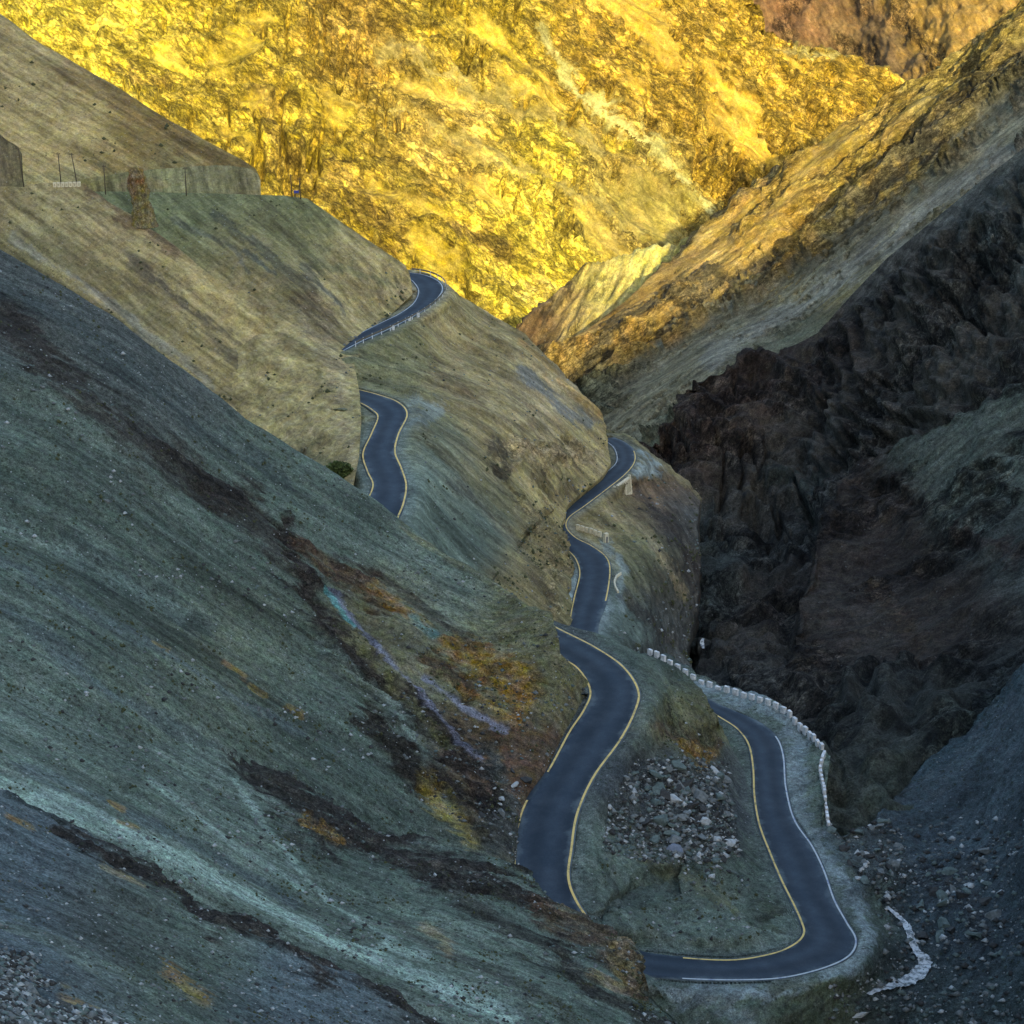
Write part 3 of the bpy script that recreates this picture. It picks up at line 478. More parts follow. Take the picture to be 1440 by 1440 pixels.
# ---- sun-touched ridge on the right with its long scree
layer('right_ridge', [(1650,-170,1750,250),(1420,0,1550,330),(1380,22,1520,350),(1300,73,1450,400),(1245,114,1400,430),(1190,160,1360,460),(1130,213,1300,500),(1040,288,1220,550),(1015,315,1200,560),(960,355,1150,590),(900,405,1100,620),(830,462,1040,645),(792,494,1000,660),(776,507,960,670),(800,540,930,680),(850,600,900,690),(862,650,890,700)],
 [(1650,-170,625),(1420,0,628),(1245,114,630),(1130,213,632),(1015,315,634),(900,405,622),(792,494,606),(776,507,602),(850,600,560),(1440,200,565),(1200,400,560),(1000,520,552),(960,670,505),(1300,200,597),(1100,330,606),(1450,400,505),(1300,500,505),(1100,450,572),(940,480,592),(1550,330,500)],
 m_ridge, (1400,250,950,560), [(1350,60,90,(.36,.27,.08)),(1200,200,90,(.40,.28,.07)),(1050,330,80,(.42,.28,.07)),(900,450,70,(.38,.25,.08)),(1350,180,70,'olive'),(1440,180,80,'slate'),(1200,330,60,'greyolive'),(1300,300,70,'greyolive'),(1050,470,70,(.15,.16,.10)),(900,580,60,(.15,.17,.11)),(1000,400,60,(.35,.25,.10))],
 bands=[([(1440,170),(1300,280),(1180,375),(1060,455),(960,525),(880,600)],52,(.25,.235,.145),1,-1),([(1440,205),(1350,262),(1230,345),(1120,432),(1000,505)],14,(.30,.30,.235),.75,-1),([(1320,190),(1230,262),(1110,340),(970,408),(870,470),(822,515)],15,'darkslate_and_shade',.75,.6),([(1440,90),(1340,150),(1310,200)],14,'darkrock_and_shade',.6,.4),([(1150,190),(1040,290)],10,(.30,.20,.08),.5,.6)],  # dark diagonal bands paint shade along the edge of the sunlit part
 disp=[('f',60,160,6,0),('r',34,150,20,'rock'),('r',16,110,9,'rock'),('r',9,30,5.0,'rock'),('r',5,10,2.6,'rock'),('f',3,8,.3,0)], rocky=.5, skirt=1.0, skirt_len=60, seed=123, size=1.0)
layer('small_peak', [(728,452,700,600),(735,455,720,600),(760,436,745,600),(790,408,770,590),(808,384,790,580),(819,366,800,570),(826,361,815,560),(840,366,835,550),(880,362,880,540),(920,352,920,520),(960,344,960,490),(1000,324,1000,450),(1030,302,1040,430),(1070,290,1090,420)],
 [(728,452,652),(735,455,652),(790,408,659),(826,361,664),(880,362,662),(960,344,657),(1030,302,655),(1070,290,656),(780,520,636),(900,440,648),(830,480,642),(1060,420,650),(700,600,630)],
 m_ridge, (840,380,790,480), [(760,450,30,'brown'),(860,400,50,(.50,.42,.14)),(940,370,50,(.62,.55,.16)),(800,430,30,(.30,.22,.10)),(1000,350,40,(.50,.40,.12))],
 bands=[([(815,375),(795,410),(765,450)],6,'darkrock_and_shade',.7,.6)], disp=[('r',16,60,9,0),('r',6,20,3,0),('r',2.5,8,.9,0)], rocky=0, skirt=.7, seed=133)  # dark strip paints the shaded left flank into the soil colour
# ---- the golden mountain and the one behind it
layer('far_mountain', [(-300,-350,-300,350),(300,-350,300,480),(750,-350,740,560),(900,-300,850,560),(1000,-150,950,500),(1063,0,1020,450),(1080,35,1035,430),(1098,58,1060,410),(1140,66,1100,380),(1195,84,1140,360),(1250,121,1230,330),(1330,200,1330,320)],
 [(740,455,800),(740,200,850),(740,0,900),(740,-350,1040),(0,100,845),(0,-350,1000),(300,300,795),(300,0,880),(1000,300,880),(1000,100,925),(1063,0,965),(1250,121,975),(1063,-200,1000),(1330,200,960),(400,420,780),(740,560,790),(900,200,880),(500,200,835)],
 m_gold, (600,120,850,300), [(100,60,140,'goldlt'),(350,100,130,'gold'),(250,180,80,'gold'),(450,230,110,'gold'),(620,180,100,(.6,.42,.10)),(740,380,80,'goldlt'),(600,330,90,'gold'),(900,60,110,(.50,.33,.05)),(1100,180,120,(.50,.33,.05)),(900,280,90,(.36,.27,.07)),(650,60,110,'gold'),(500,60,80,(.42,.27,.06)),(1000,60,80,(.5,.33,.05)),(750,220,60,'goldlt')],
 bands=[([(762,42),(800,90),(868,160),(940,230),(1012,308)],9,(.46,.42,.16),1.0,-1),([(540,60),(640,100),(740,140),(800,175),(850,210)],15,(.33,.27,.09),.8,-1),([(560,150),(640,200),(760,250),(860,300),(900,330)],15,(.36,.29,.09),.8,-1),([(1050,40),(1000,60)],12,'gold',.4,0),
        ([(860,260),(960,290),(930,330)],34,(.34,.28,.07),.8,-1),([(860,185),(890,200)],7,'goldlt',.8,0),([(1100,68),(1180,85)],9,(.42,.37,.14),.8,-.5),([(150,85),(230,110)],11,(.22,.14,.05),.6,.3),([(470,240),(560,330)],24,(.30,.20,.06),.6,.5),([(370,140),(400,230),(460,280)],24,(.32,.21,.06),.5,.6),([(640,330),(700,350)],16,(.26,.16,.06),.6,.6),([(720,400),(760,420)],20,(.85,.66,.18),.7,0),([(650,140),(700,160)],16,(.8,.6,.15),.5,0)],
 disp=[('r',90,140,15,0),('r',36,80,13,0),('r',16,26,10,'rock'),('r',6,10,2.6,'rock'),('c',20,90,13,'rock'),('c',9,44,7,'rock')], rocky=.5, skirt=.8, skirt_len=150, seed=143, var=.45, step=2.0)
layer('distant_mountain', [(900,-400,900,260),(1150,-400,1150,260),(1300,-400,1300,260),(1800,-400,1800,260)],
 [(900,-400,1500),(1300,-400,1450),(1800,-400,1400),(900,260,1250),(1300,260,1180),(1800,260,1150),(1210,30,1300),(1180,0,1330),(1300,60,1230)],
 m_gold, (1180,10,1230,90), [(1100,20,60,(.17,.095,.045)),(1200,40,50,(.19,.115,.05)),(1350,30,80,(.30,.19,.055)),(1160,70,40,(.20,.15,.055))],
 bands=[([(1210,20),(1240,60),(1290,85)],22,(.16,.11,.06),.7,0),([(1080,0),(1150,40)],20,(.22,.12,.06),.6,0)],  # first band paints the shaded gully as darker soil
 disp=[('r',120,200,40,0),('r',40,60,14,0),('f',10,16,2.5,0)], rocky=.1, skirt=.5, skirt_len=150, seed=153, var=.45)
# ---- ground far below and around, so that no gap opens between the slopes
me = np_mesh('ground', np.array([[-3000,-1500,-330],[3000,-1500,-330],[3000,4000,-330],[-3000,4000,-330]]), np.array([[0,1,2,3]]))
m_ground = plain_mat('ground_gravel', (.16,.15,.11), .95, .3, .05)
tag(link('ground', me, m_ground), kind='structure')

# ------------------------------------------------------------------ light
SUN = np.array([-.22, .90, -.345]); SUN /= np.linalg.norm(SUN)
l = bpy.data.lights.new('sun', 'SUN'); l.energy = 2.65; l.angle = math.radians(.5); l.color = (1, .85, .36)
lo = bpy.data.objects.new('sun', l); col.objects.link(lo); lo.rotation_euler = Vector(SUN).to_track_quat('-Z', 'Y').to_euler(); lo.location = (200, -300, 400)
w = bpy.data.worlds.new('World'); sc.world = w; w.use_nodes = True; wn = w.node_tree
sky = wn.nodes.new('ShaderNodeTexSky'); sky.sky_type = 'NISHITA'; sky.sun_disc = False
sky.sun_elevation = math.asin(-SUN[2]); sky.sun_rotation = math.atan2(-SUN[0], -SUN[1])
sky.air_density = 1.0; sky.dust_density = 1.7; sky.ozone_density = .8
wn.links.new(sky.outputs[0], wn.nodes['Background'].inputs[0]); wn.nodes['Background'].inputs[1].default_value = .15
sc.view_settings.view_transform = 'Standard'; sc.view_settings.look = 'None'; sc.view_settings.gamma = 1; sc.view_settings.exposure = 1.75

# the mountain behind the viewpoint, whose shadow fills the gorge; its crest follows the shadow line seen on the ridge
YB = -600.
def back_trace(u, v, t):
    p = at(u, v, np.array(t, float)); k = (YB - p[1]) / SUN[1]; return p[0] + SUN[0] * k, p[2] + SUN[2] * k
CREST = []
for (u_, v_, t_, up) in [(-200,-100,430,28),(0,22,421,22),(150,118,411,20),(300,203,400,20),(364,240,394,20),(432,279,373,22),(570,372,372,20),(740,467,379,12),(830,540,585,1),(880,490,598,0),(1000,420,604,0),(1100,350,604,0),(1250,250,596,0),(1350,170,600,0),(1440,80,605,0)]:
    x_, z_ = back_trace(u_, v_, t_); CREST.append((x_, z_ + up))
CREST.sort(); x0_, z0_ = CREST[0]; x1_, z1_ = CREST[-1]; CREST = [(-1400, z0_ + 60), (x0_ - 250, z0_ + 30)] + CREST + [(x1_ + 60, z1_ + 15), (1600, z1_ + 40)]
cx = np.arange(-1400, 1601, 7.); cz = np.interp(cx, [c[0] for c in CREST], [c[1] for c in CREST])
prof = [(-1300,-330),(-900,.15),(-740,.6),(-640,.9),(YB,1),(-550,.86),(-470,.6),(-360,.28),(-250,.05),(-150,-.12),(-60,-.3),(-30,-.7)]
rows = []
for y, k in prof:
    zz = cz * k if k > -300 else np.full(len(cx), -330.)
    pp = np.stack([cx / 40, np.full(len(cx), y / 60.), zz * 0], 1)
    rows.append(np.stack([cx, y + 0 * cx, zz + fbm(pp, 4, 9) * (3.5 if k == 1 else 10)], 1))
G = np.array(rows); nr, nc = G.shape[:2]; i = np.arange(nr * nc).reshape(nr, nc)
me = np_mesh('mountain', G.reshape(-1, 3), np.stack([i[:-1,:-1], i[:-1,1:], i[1:,1:], i[1:,:-1]], -1).reshape(-1, 4))
tag(link('shading_mountain', me, m_ground), kind='structure')

# ------------------------------------------------------------------ roads
def road_mat():
    m, nt, b = nt_new('asphalt'); b.inputs['Roughness'].default_value = .8
    g = N(nt, 'ShaderNodeNewGeometry'); uv = N(nt, 'ShaderNodeAttribute', attribute_name='across'); L = nt.links.new
    n1 = N(nt, 'ShaderNodeTexNoise'); L(g.outputs['Position'], n1.inputs['Vector']); n1.inputs['Scale'].default_value = .35; n1.inputs['Detail'].default_value = 9; n1.inputs['Roughness'].default_value = .65
    n2 = N(nt, 'ShaderNodeTexNoise'); L(g.outputs['Position'], n2.inputs['Vector']); n2.inputs['Scale'].default_value = 6; n2.inputs['Detail'].default_value = 4
    r = N(nt, 'ShaderNodeValToRGB'); L(n1.outputs['Fac'], r.inputs[0]); e = r.color_ramp.elements
    e[0].position = .40; e[0].color = (.024, .036, .047, 1); e[1].position = .70; e[1].color = (.040, .054, .066, 1)
    # wheel tracks polished lighter, dusty edges
    w = math_n(nt, 'SINE', math_n(nt, 'MULTIPLY', uv.outputs['Fac'], 12.566)); w = math_n(nt, 'ADD', math_n(nt, 'MULTIPLY', w, .16), 1.0)
    w = math_n(nt, 'MULTIPLY', w, math_n(nt, 'ADD', math_n(nt, 'MULTIPLY', n2.outputs['Fac'], .5), .75))
    sc_ = N(nt, 'ShaderNodeVectorMath', operation='SCALE'); L(r.outputs[0], sc_.inputs[0]); L(w, sc_.inputs['Scale'])
    ed = math_n(nt, 'ABSOLUTE', math_n(nt, 'SUBTRACT', uv.outputs['Fac'], .5))
    ed = math_n(nt, 'ADD', ed, math_n(nt, 'MULTIPLY', math_n(nt, 'SUBTRACT', n1.outputs['Fac'], .5), .6))
    mr = N(nt, 'ShaderNodeMapRange'); L(ed, mr.inputs[0]); mr.inputs[1].default_value = .36; mr.inputs[2].default_value = .60; mr.inputs[3].default_value = 0; mr.inputs[4].default_value = .75
    mx = N(nt, 'ShaderNodeMix', data_type='RGBA'); L(mr.outputs[0], mx.inputs[0]); L(sc_.outputs[0], mx.inputs[6]); mx.inputs[7].default_value = (.15, .19, .19, 1)
    L(mx.outputs[2], b.inputs['Base Color']); return m
m_road = road_mat()
def paint(name, c):
    m, nt, b = nt_new(name); g = N(nt, 'ShaderNodeNewGeometry'); n = N(nt, 'ShaderNodeTexNoise'); nt.links.new(g.outputs['Position'], n.inputs['Vector'])
    n.inputs['Scale'].default_value = .9; n.inputs['Detail'].default_value = 8; n.inputs['Roughness'].default_value = .75
    r = N(nt, 'ShaderNodeValToRGB'); nt.links.new(n.outputs['Fac'], r.inputs[0]); r.color_ramp.elements[0].position = .36; r.color_ramp.elements[1].position = .5
    r.color_ramp.elements[0].color = (c[0]*.35, c[1]*.4, c[2]*.6, 1); r.color_ramp.elements[1].color = (*c, 1)
    nt.links.new(r.outputs[0], b.inputs['Base Color']); return m
m_yel, m_wht = paint('yellow_paint', (.62, .46, .16)), paint('white_paint', (.42, .46, .45))
def build_road(rd, lines):
    n = len(rd.A); K = 9; k = np.linspace(0, 1, K)
    V = rd.A[:, None] * (1 - k)[None, :, None] + rd.B[:, None] * k[None, :, None]
    V[:, 0, 2] -= .0; i = np.arange(n * K).reshape(n, K)
    Q = np.stack([i[:-1,:-1], i[:-1,1:], i[1:,1:], i[1:,:-1]], -1).reshape(-1, 4)
    # edges of the pavement go down into the shoulder
    E = np.concatenate([V[:, :1] - [0, 0, .25], V, V[:, -1:] - [0, 0, .25]], 1); i = np.arange(n * (K+2)).reshape(n, K+2)
    Q = np.stack([i[:-1,:-1], i[:-1,1:], i[1:,1:], i[1:,:-1]], -1).reshape(-1, 4)
    me = np_mesh('road', E.reshape(-1, 3), Q); set_f(me, 'across', np.tile(np.concatenate([[0], k, [1]]), n))
    o = tag(link('road', me, m_road), kind='structure')
    for a, b, side, wd, mt in lines:      # (first, last station, which edge, width in metres, paint)
        s = slice(a * rd.n, b * rd.n + 1); A, B = rd.A[s], rd.B[s]
        if side == 'B': A, B = B, A
        X = B - A; X /= np.linalg.norm(X, axis=1)[:, None]
        T = np.gradient((A + B) / 2, axis=0); T /= np.linalg.norm(T, axis=1)[:, None] + 1e-9
        Pn = X - T * (X * T).sum(1)[:, None]; Pn /= np.linalg.norm(Pn, axis=1)[:, None] + 1e-9
        V = np.stack([A + Pn * .16, A + Pn * (.16 + wd)], 1) + [0, 0, .02]
        m_ = len(V); i = np.arange(m_ * 2).reshape(m_, 2)
        Q = np.stack([i[:-1,0], i[:-1,1], i[1:,1], i[1:,0]], -1)
        tag(link('road_marking', np_mesh('road_marking', V.reshape(-1, 3), Q), mt), kind='structure')
build_road(road_low, [(0,12,'B',.26,m_yel),(1,7,'A',.24,m_yel),(8,9,'A',.24,m_yel),(10,11,'A',.24,m_yel),(16,31,'B',.22,m_yel),(16,29,'A',.2,m_wht),(37,48,'A',.22,m_yel),(36,41,'B',.2,m_yel),(42,49,'B',.16,m_wht)])
build_road(road_mid, [(0,10,'B',.26,m_yel),(1,10,'A',.22,m_yel)])
build_road(road_up, [(0,8,'B',.22,m_wht),(1,7,'A',.18,m_wht)])

# ------------------------------------------------------------------ things
def pix(P):
    """where a point of the world stands in the view"""
    y = P[:, 1] * CP - P[:, 2] * SP; z = P[:, 1] * SP + P[:, 2] * CP
    return 720 + F * P[:, 0] / y, 720 - F * z / y
bpy.context.view_layer.update(); DG = bpy.context.evaluated_depsgraph_get()
def drop(x, y, names, z0=60):
    best = None
    for n in names:
        o = LAYERS[n][0]; ok, loc, nn, _ = o.ray_cast(Vector((x, y, z0)), Vector((0, 0, -1)), depsgraph=DG)
        if ok and (best is None or loc.z > best.z): best = loc.copy()
    return best
def look(u, v, names):
    d = Vector(ray(u, v)).normalized(); best = None
    for n in names:
        ok, loc, nn, _ = LAYERS[n][0].ray_cast(Vector((0, 0, 0)), d, depsgraph=DG)
        if ok and (best is None or loc.length < best[0].length): best = (loc.copy(), nn.copy())
    return best
def add_box(bm, c, sx, sy, sz, bev=0, mi=0, rz=0):
    r = bmesh.ops.create_cube(bm, size=1); M = Matrix.Translation(c) @ Matrix.Rotation(rz, 4, 'Z') @ Matrix.Diagonal((sx, sy, sz, 1))
    bmesh.ops.transform(bm, matrix=M, verts=r['verts'])
    fs = set(f for v in r['verts'] for f in v.link_faces)
    for f in fs: f.material_index = mi
    if bev:
        es = list(set(e for v in r['verts'] for e in v.link_edges))
        bmesh.ops.bevel(bm, geom=es, offset=bev, segments=2, affect='EDGES', profile=.6)
def tube(bm, pts, rad, seg=8):
    pts = [Vector(p) for p in pts]; rings = []
    for k, p in enumerate(pts):
        t = (pts[min(k+1, len(pts)-1)] - pts[max(k-1, 0)]).normalized(); a = t.orthogonal().normalized(); b_ = t.cross(a)
        r = rad[k] if isinstance(rad, (list, tuple)) else rad
        rings.append([bm.verts.new(p + (a * math.cos(q) + b_ * math.sin(q)) * r) for q in [2*math.pi*j/seg for j in range(seg)]])
    for A, B in zip(rings[:-1], rings[1:]):
        for j in range(seg): bm.faces.new((A[j], A[(j+1) % seg], B[(j+1) % seg], B[j]))
    bm.faces.new(rings[0][::-1]); bm.faces.new(rings[-1])
def mesh_of(name, bm, smooth=False):
    bmesh.ops.recalc_face_normals(bm, faces=bm.faces); me = bpy.data.meshes.new(name); bm.to_mesh(me); bm.free()
    if smooth: me.polygons.foreach_set('use_smooth', [True] * len(me.polygons))
    return me
def empty(name, loc, rz=0):
    o = bpy.data.objects.new(name, None); o.empty_display_size = .3; col.objects.link(o); o.location = loc; o.rotation_euler.z = rz; return o
def copy_tree(o):
    c = o.copy(); col.objects.link(c)
    for ch in [x for x in sc.objects if x.parent == o]:
        d = ch.copy(); col.objects.link(d); d.parent = c
    return c
m_white = plain_mat('whitewash', (.62, .64, .62), .85, .2, 2.5, c2=(.34, .34, .32))
m_whitewarm = plain_mat('warm_whitewash', (.66, .60, .42), .85, .2, 2.5, c2=(.40, .36, .24))
m_dark = plain_mat('dark_inset', (.10, .11, .11), .9, .4, 4, bump=.5)
m_masonry = plain_mat('masonry', (.42, .38, .24), .9, .35, 3, bump=.6)
m_steel = plain_mat('weathered_steel', (.13, .115, .085), .6, .3, 2, metal=.2)
m_pole = plain_mat('pole_wood', (.07, .055, .035), .9, .3, 3)

# parapet blocks: a whitewashed top and two whitewashed jambs round a dark inset panel
def block_mesh(L=.8, W=.42, H=.85):
    bm = bmesh.new(); add_box(bm, (0, 0, H/2 - .15), L, W, H + .3, .035)
    add_box(bm, (0, -W/2 - .002, H*.34), L*.44, .03, H*.62, 0, 1); add_box(bm, (0, W/2 + .002, H*.34), L*.44, .03, H*.62, 0, 1)
    return mesh_of('parapet_block', bm)
bmesh_ = block_mesh()
def along(pts, gap):
    pts = [Vector(p[:2]) for p in pts]; out = []; carry = 0
    for a, b in zip(pts[:-1], pts[1:]):
        d = (b - a).length; k = carry
        while k < d: out.append((a + (b - a) * (k / d), math.atan2(b.y - a.y, b.x - a.x))); k += gap
        carry = k - d
    return out
def on_z(lst, z): return [tuple(at(u, v, t_of_z(u, v, z))) for u, v in lst]
def block_row(path, gap, names, label, group, mats, me=None, skip=(), jitter=.03, s=1.0, z=None, lift=0):
    me = (me or bmesh_).copy(); me.materials.clear()
    for m in mats: me.materials.append(m)
    first = None
    for k, (p, a) in enumerate(along(path, gap)):
        if k in skip: continue
        g = drop(p.x, p.y, names)
        if g is None: continue
        o = link('parapet_block', me) if first is None else first.copy()
        if first is None: first = o
        else: col.objects.link(o)
        low = .35 if k in (7, 9) and len(path) > 6 else 0
        o.location = (p.x, p.y, (g.z if z is None else z) + lift - low + rng.uniform(-.02, .02)); o.rotation_euler = (rng.uniform(-1, 1)*jitter, rng.uniform(-1, 1)*jitter, a + rng.uniform(-1, 1)*jitter); o.scale = (s,)*3
        tag(o, label, 'parapet block', group)
VP = on_z([(914,925),(943,939),(968,949),(1002,961),(1041,974),(1075,988),(1106,1002),(1135,1026),(1160,1056)], -106.1)
VQ = on_z([(1159,1060),(1153,1083),(1158,1108),(1164,1150),(1166,1160)], -106.1)
block_row(VP, 1.5, ['valley_floor'], 'whitewashed parapet block on the curving outer edge of the hairpin shelf above the dark gorge', 'parapet blocks curving round the outer edge of the hairpin shelf', [m_white, m_dark])
block_row(VQ, 1.2, ['valley_floor'], 'whitewashed parapet block in the close-set row running straight towards the rubble', 'parapet blocks in the straight row below the bend of the wall', [m_white, m_dark], s=.85)
# short row on the bluff between the two bends of the valley road
R1_ = [look(u, v, ['valley_bank'])[0] for u, v in [(813, 745), (848, 757)]]
block_row([tuple(p) for p in R1_], .95, ['valley_bank'], 'cream parapet block on the small bluff beside the valley road', 'short row of parapet blocks on the bluff', [m_whitewarm, m_dark], s=.85, lift=.2)
def single(name, me, loc, rz, label, cat):
    o = link(name, me); o.location = loc; o.rotation_euler.z = rz; return tag(o, label, cat)
me = block_mesh(.7, .6, 1.7); me.materials.append(m_whitewarm); me.materials.append(m_dark)
p = look(852, 763, ['valley_bank'])[0]; single('parapet_pillar', me, p, .6, 'tall cream end pillar closing the short row of parapet blocks', 'pillar')
# parapet on the high terrace
p0, p1 = look(77, 261, ['terrace_rib'])[0], look(111, 260, ['terrace_rib'])[0]
w0 = at(77, 260, 367.6); w1 = at(111, 260, 367.6)
me = block_mesh(.62, .4, .75)
for k in range(7):
    f = k / 6; q = w0 + (w1 - w0) * f
    if k == 0:
        me.materials.append(m_whitewarm); me.materials.append(m_masonry); b0 = link('parapet_block', me); o = b0
    else: o = b0.copy(); col.objects.link(o)
    g = drop(q[0], q[1], ['terrace_rib']); o.location = (q[0], q[1], (g.z if g else q[2]) + .02)
    tag(o, 'small cream parapet block on the high terrace edge beside two leaning poles', 'parapet block', 'parapet blocks on the high terrace')

# masonry revetment under the bend of the valley road
A_, B_ = at(866.5, 704, 353), at(888, 688, 357); A_, B_ = Vector(A_), Vector(B_)
Lw = (B_ - A_).length; rz = math.atan2((B_ - A_).y, (B_ - A_).x)
root = tag(empty('retaining_wall', (A_.x, A_.y, A_.z - .4), rz), 'cream masonry retaining wall with pillars on the slope below the far bend', 'retaining wall')
H = 2.7; Lh = math.hypot((B_ - A_).x, (B_ - A_).y); dz = B_.z - A_.z
def wall_piece(nm, x0, x1, z0, z1, y0, y1, mt):
    bm = bmesh.new(); vs = [bm.verts.new((x, y + z * .12, z + dz * x / Lh)) for x in (x0, x1) for y in (y0, y1) for z in (z0, z1)]
    for f in ((0,1,3,2),(4,6,7,5),(0,4,5,1),(2,3,7,6),(0,2,6,4),(1,5,7,3)): bm.faces.new([vs[i] for i in f])
    bmesh.ops.bevel(bm, geom=bm.edges[:], offset=.02, segments=1, affect='EDGES'); return link(nm, mesh_of(nm, bm), mt, root)
wall_piece('panel', 0, Lh, -.8, H, 0, .6, m_masonry)
for f in (0, .33, .5, .66, 1): wall_piece('pillar', f*Lh - .13, f*Lh + .13, -.7, H + (.45 if f in (0, 1) else .12), -.14, .3, m_whitewarm)
wall_piece('coping', -.1, Lh + .1, H - .28, H + .06, -.08, .5, m_whitewarm); wall_piece('plinth', -.1, Lh + .1, -.75, .05, -.09, .4, m_whitewarm)
# low curved kerb beside the valley road
pts = [look(u, v, ['valley_bank'])[0] for u, v in [(873,808),(867,812),(864,819),(865,827),(869,834)]]
bm = bmesh.new()
rows_ = []
for k, q in enumerate(pts):
    t = (pts[min(k+1, 4)] - pts[max(k-1, 0)]); t.z = 0; t.normalize(); nn_ = Vector((-t.y, t.x, 0))
    rows_.append([bm.verts.new(q + nn_ * a + Vector((0, 0, b))) for a, b in ((-.14,-.3),(-.14,.38),(-.09,.43),(.09,.43),(.14,.38),(.14,-.3))])
for a, b in zip(rows_[:-1], rows_[1:]):
    for j in range(5): bm.faces.new((a[j], a[j+1], b[j+1], b[j]))
bm.faces.new(rows_[0]); bm.faces.new(rows_[-1][::-1])
tag(link('kerb_wall', mesh_of('kerb_wall', bm), m_whitewarm), 'low curved cream kerb wall standing off the outer edge of the valley road', 'kerb')

# crash barrier round the high hairpin
rd = road_up; T = np.gradient(rd.B[:, :2], axis=0); T /= np.linalg.norm(T, axis=1)[:, None]; out = rd.B[:, :2] - rd.A[:, :2]; out /= np.linalg.norm(out, axis=1)[:, None]
G_ = np.concatenate([rd.B[:, :2] + out * .45, rd.z[:, None]], 1)[8:]
root = tag(empty('crash_barrier', tuple(G_[0])), 'steel crash barrier curving round the outer edge of the high bend', 'crash barrier')
bm = bmesh.new(); prof_ = [(-.03,.42),(.05,.50),(-.03,.58),(.05,.66),(-.03,.74),(-.07,.74),(-.07,.42)]; rows_ = []
TT = np.gradient(G_[:, :2], axis=0); TT /= np.linalg.norm(TT, axis=1)[:, None]
for k in range(len(G_)):
    n_ = Vector((-TT[k, 1], TT[k, 0], 0)); base = Vector(G_[k]) - Vector(G_[0])
    rows_.append([bm.verts.new(base + n_ * a + Vector((0, 0, b + .1))) for a, b in prof_])
for a, b in zip(rows_[:-1], rows_[1:]):
    for j in range(7): bm.faces.new((a[j], a[(j+1) % 7], b[(j+1) % 7], b[j]))
link('rail', mesh_of('rail', bm), m_steel, root)
bm = bmesh.new(); add_box(bm, (0, 0, .2), .14, .12, 1.35, .01); pm = mesh_of('post', bm); pm.materials.append(m_white)
for k, (p, a) in enumerate(along([tuple(g) for g in G_], 2.6)):
    j = int(np.hypot(G_[:, 0] - p.x, G_[:, 1] - p.y).argmin()); o = link('post', pm, None, root); o.location = Vector((p.x, p.y, G_[j, 2])) - Vector(G_[0]); o.rotation_euler.z = a
# marker stones beside the high road
bm = bmesh.new(); add_box(bm, (0, 0, .3), .5, .35, 1.0, .06); mk = mesh_of('marker_stone', bm); mk.materials.append(m_white)
for (u, v, lb) in [(553,464,'small white marker stone midway along the edge of the high road'),(576,451,'small white marker stone nearer the crash barrier bend of the high road'),(588,446,'white marker stone closest to the end of the crash barrier')]:
    h = look(u, v, ['middle_hill'])
    if h: single('marker_stone', mk, h[0], .4, lb, 'marker stone')

# poles on the high terrace
def pole(u, v, t, hgt, lean, lb, arm=False, names=('terrace_rib','terrace_slope')):
    p = at(u, v, t); g = drop(p[0], p[1], names); z = g.z if g and abs(g.z - p[2]) < 4 else p[2]
    root = tag(empty('utility_pole', (p[0], p[1], z)), lb, 'pole')
    bm = bmesh.new(); tube(bm, [(0, 0, -1.), (lean * hgt * .5, 0, hgt * .5), (lean * hgt, 0, hgt)], [.12, .10, .08]); link('shaft', mesh_of('shaft', bm, True), m_pole, root)
    bm = bmesh.new(); add_box(bm, (lean * (hgt - .35), 0, hgt - .35), .8, .09, .1, .01)
    for sx in (-.33, .33): tube(bm, [(lean * hgt + sx, 0, hgt - .3), (lean * hgt + sx, 0, hgt - .1)], .05, 6)
    link('crossarm', mesh_of('crossarm', bm), m_pole, root)
pole(34, 262, 369, 8., -.07, 'dark pole at the foot of the cut bank on the far left of the terrace')
pole(86, 258, 370, 6.4, -.03, 'thin pole behind the left end of the cream parapet blocks on the terrace')
pole(109, 257, 370, 6.4, -.13, 'leaning pole behind the right end of the cream parapet blocks on the terrace')
pole(148, 266, 377, 5.8, 0, 'lone thin pole on the terrace between the parapet blocks and the rock pillar')
pole(262, 273, 376, 5.6, 0, 'lone thin pole on the terrace right of the rock pillar')
pole(411, 278, 373, 4.4, -.05, 'slim pole left of the blue sign at the outer end of the terrace')
pole(423, 279, 372.5, 4.2, -.05, 'slim pole right of the blue sign at the outer end of the terrace')
p = at(417, 278, 373); root = tag(empty('road_sign', tuple(p)), 'small blue sign board on two posts at the outer end of the terrace', 'sign')
bm = bmesh.new(); add_box(bm, (0, 0, 1.15), .95, .05, .55, .01); link('board', mesh_of('board', bm), plain_mat('blue_enamel', (.05, .07, .30), .5, .1), root)
for sx in (-.35, .35):
    bm = bmesh.new(); add_box(bm, (sx, .06, .4), .07, .06, 2.0, 0); link('post', mesh_of('post', bm), m_steel, root)

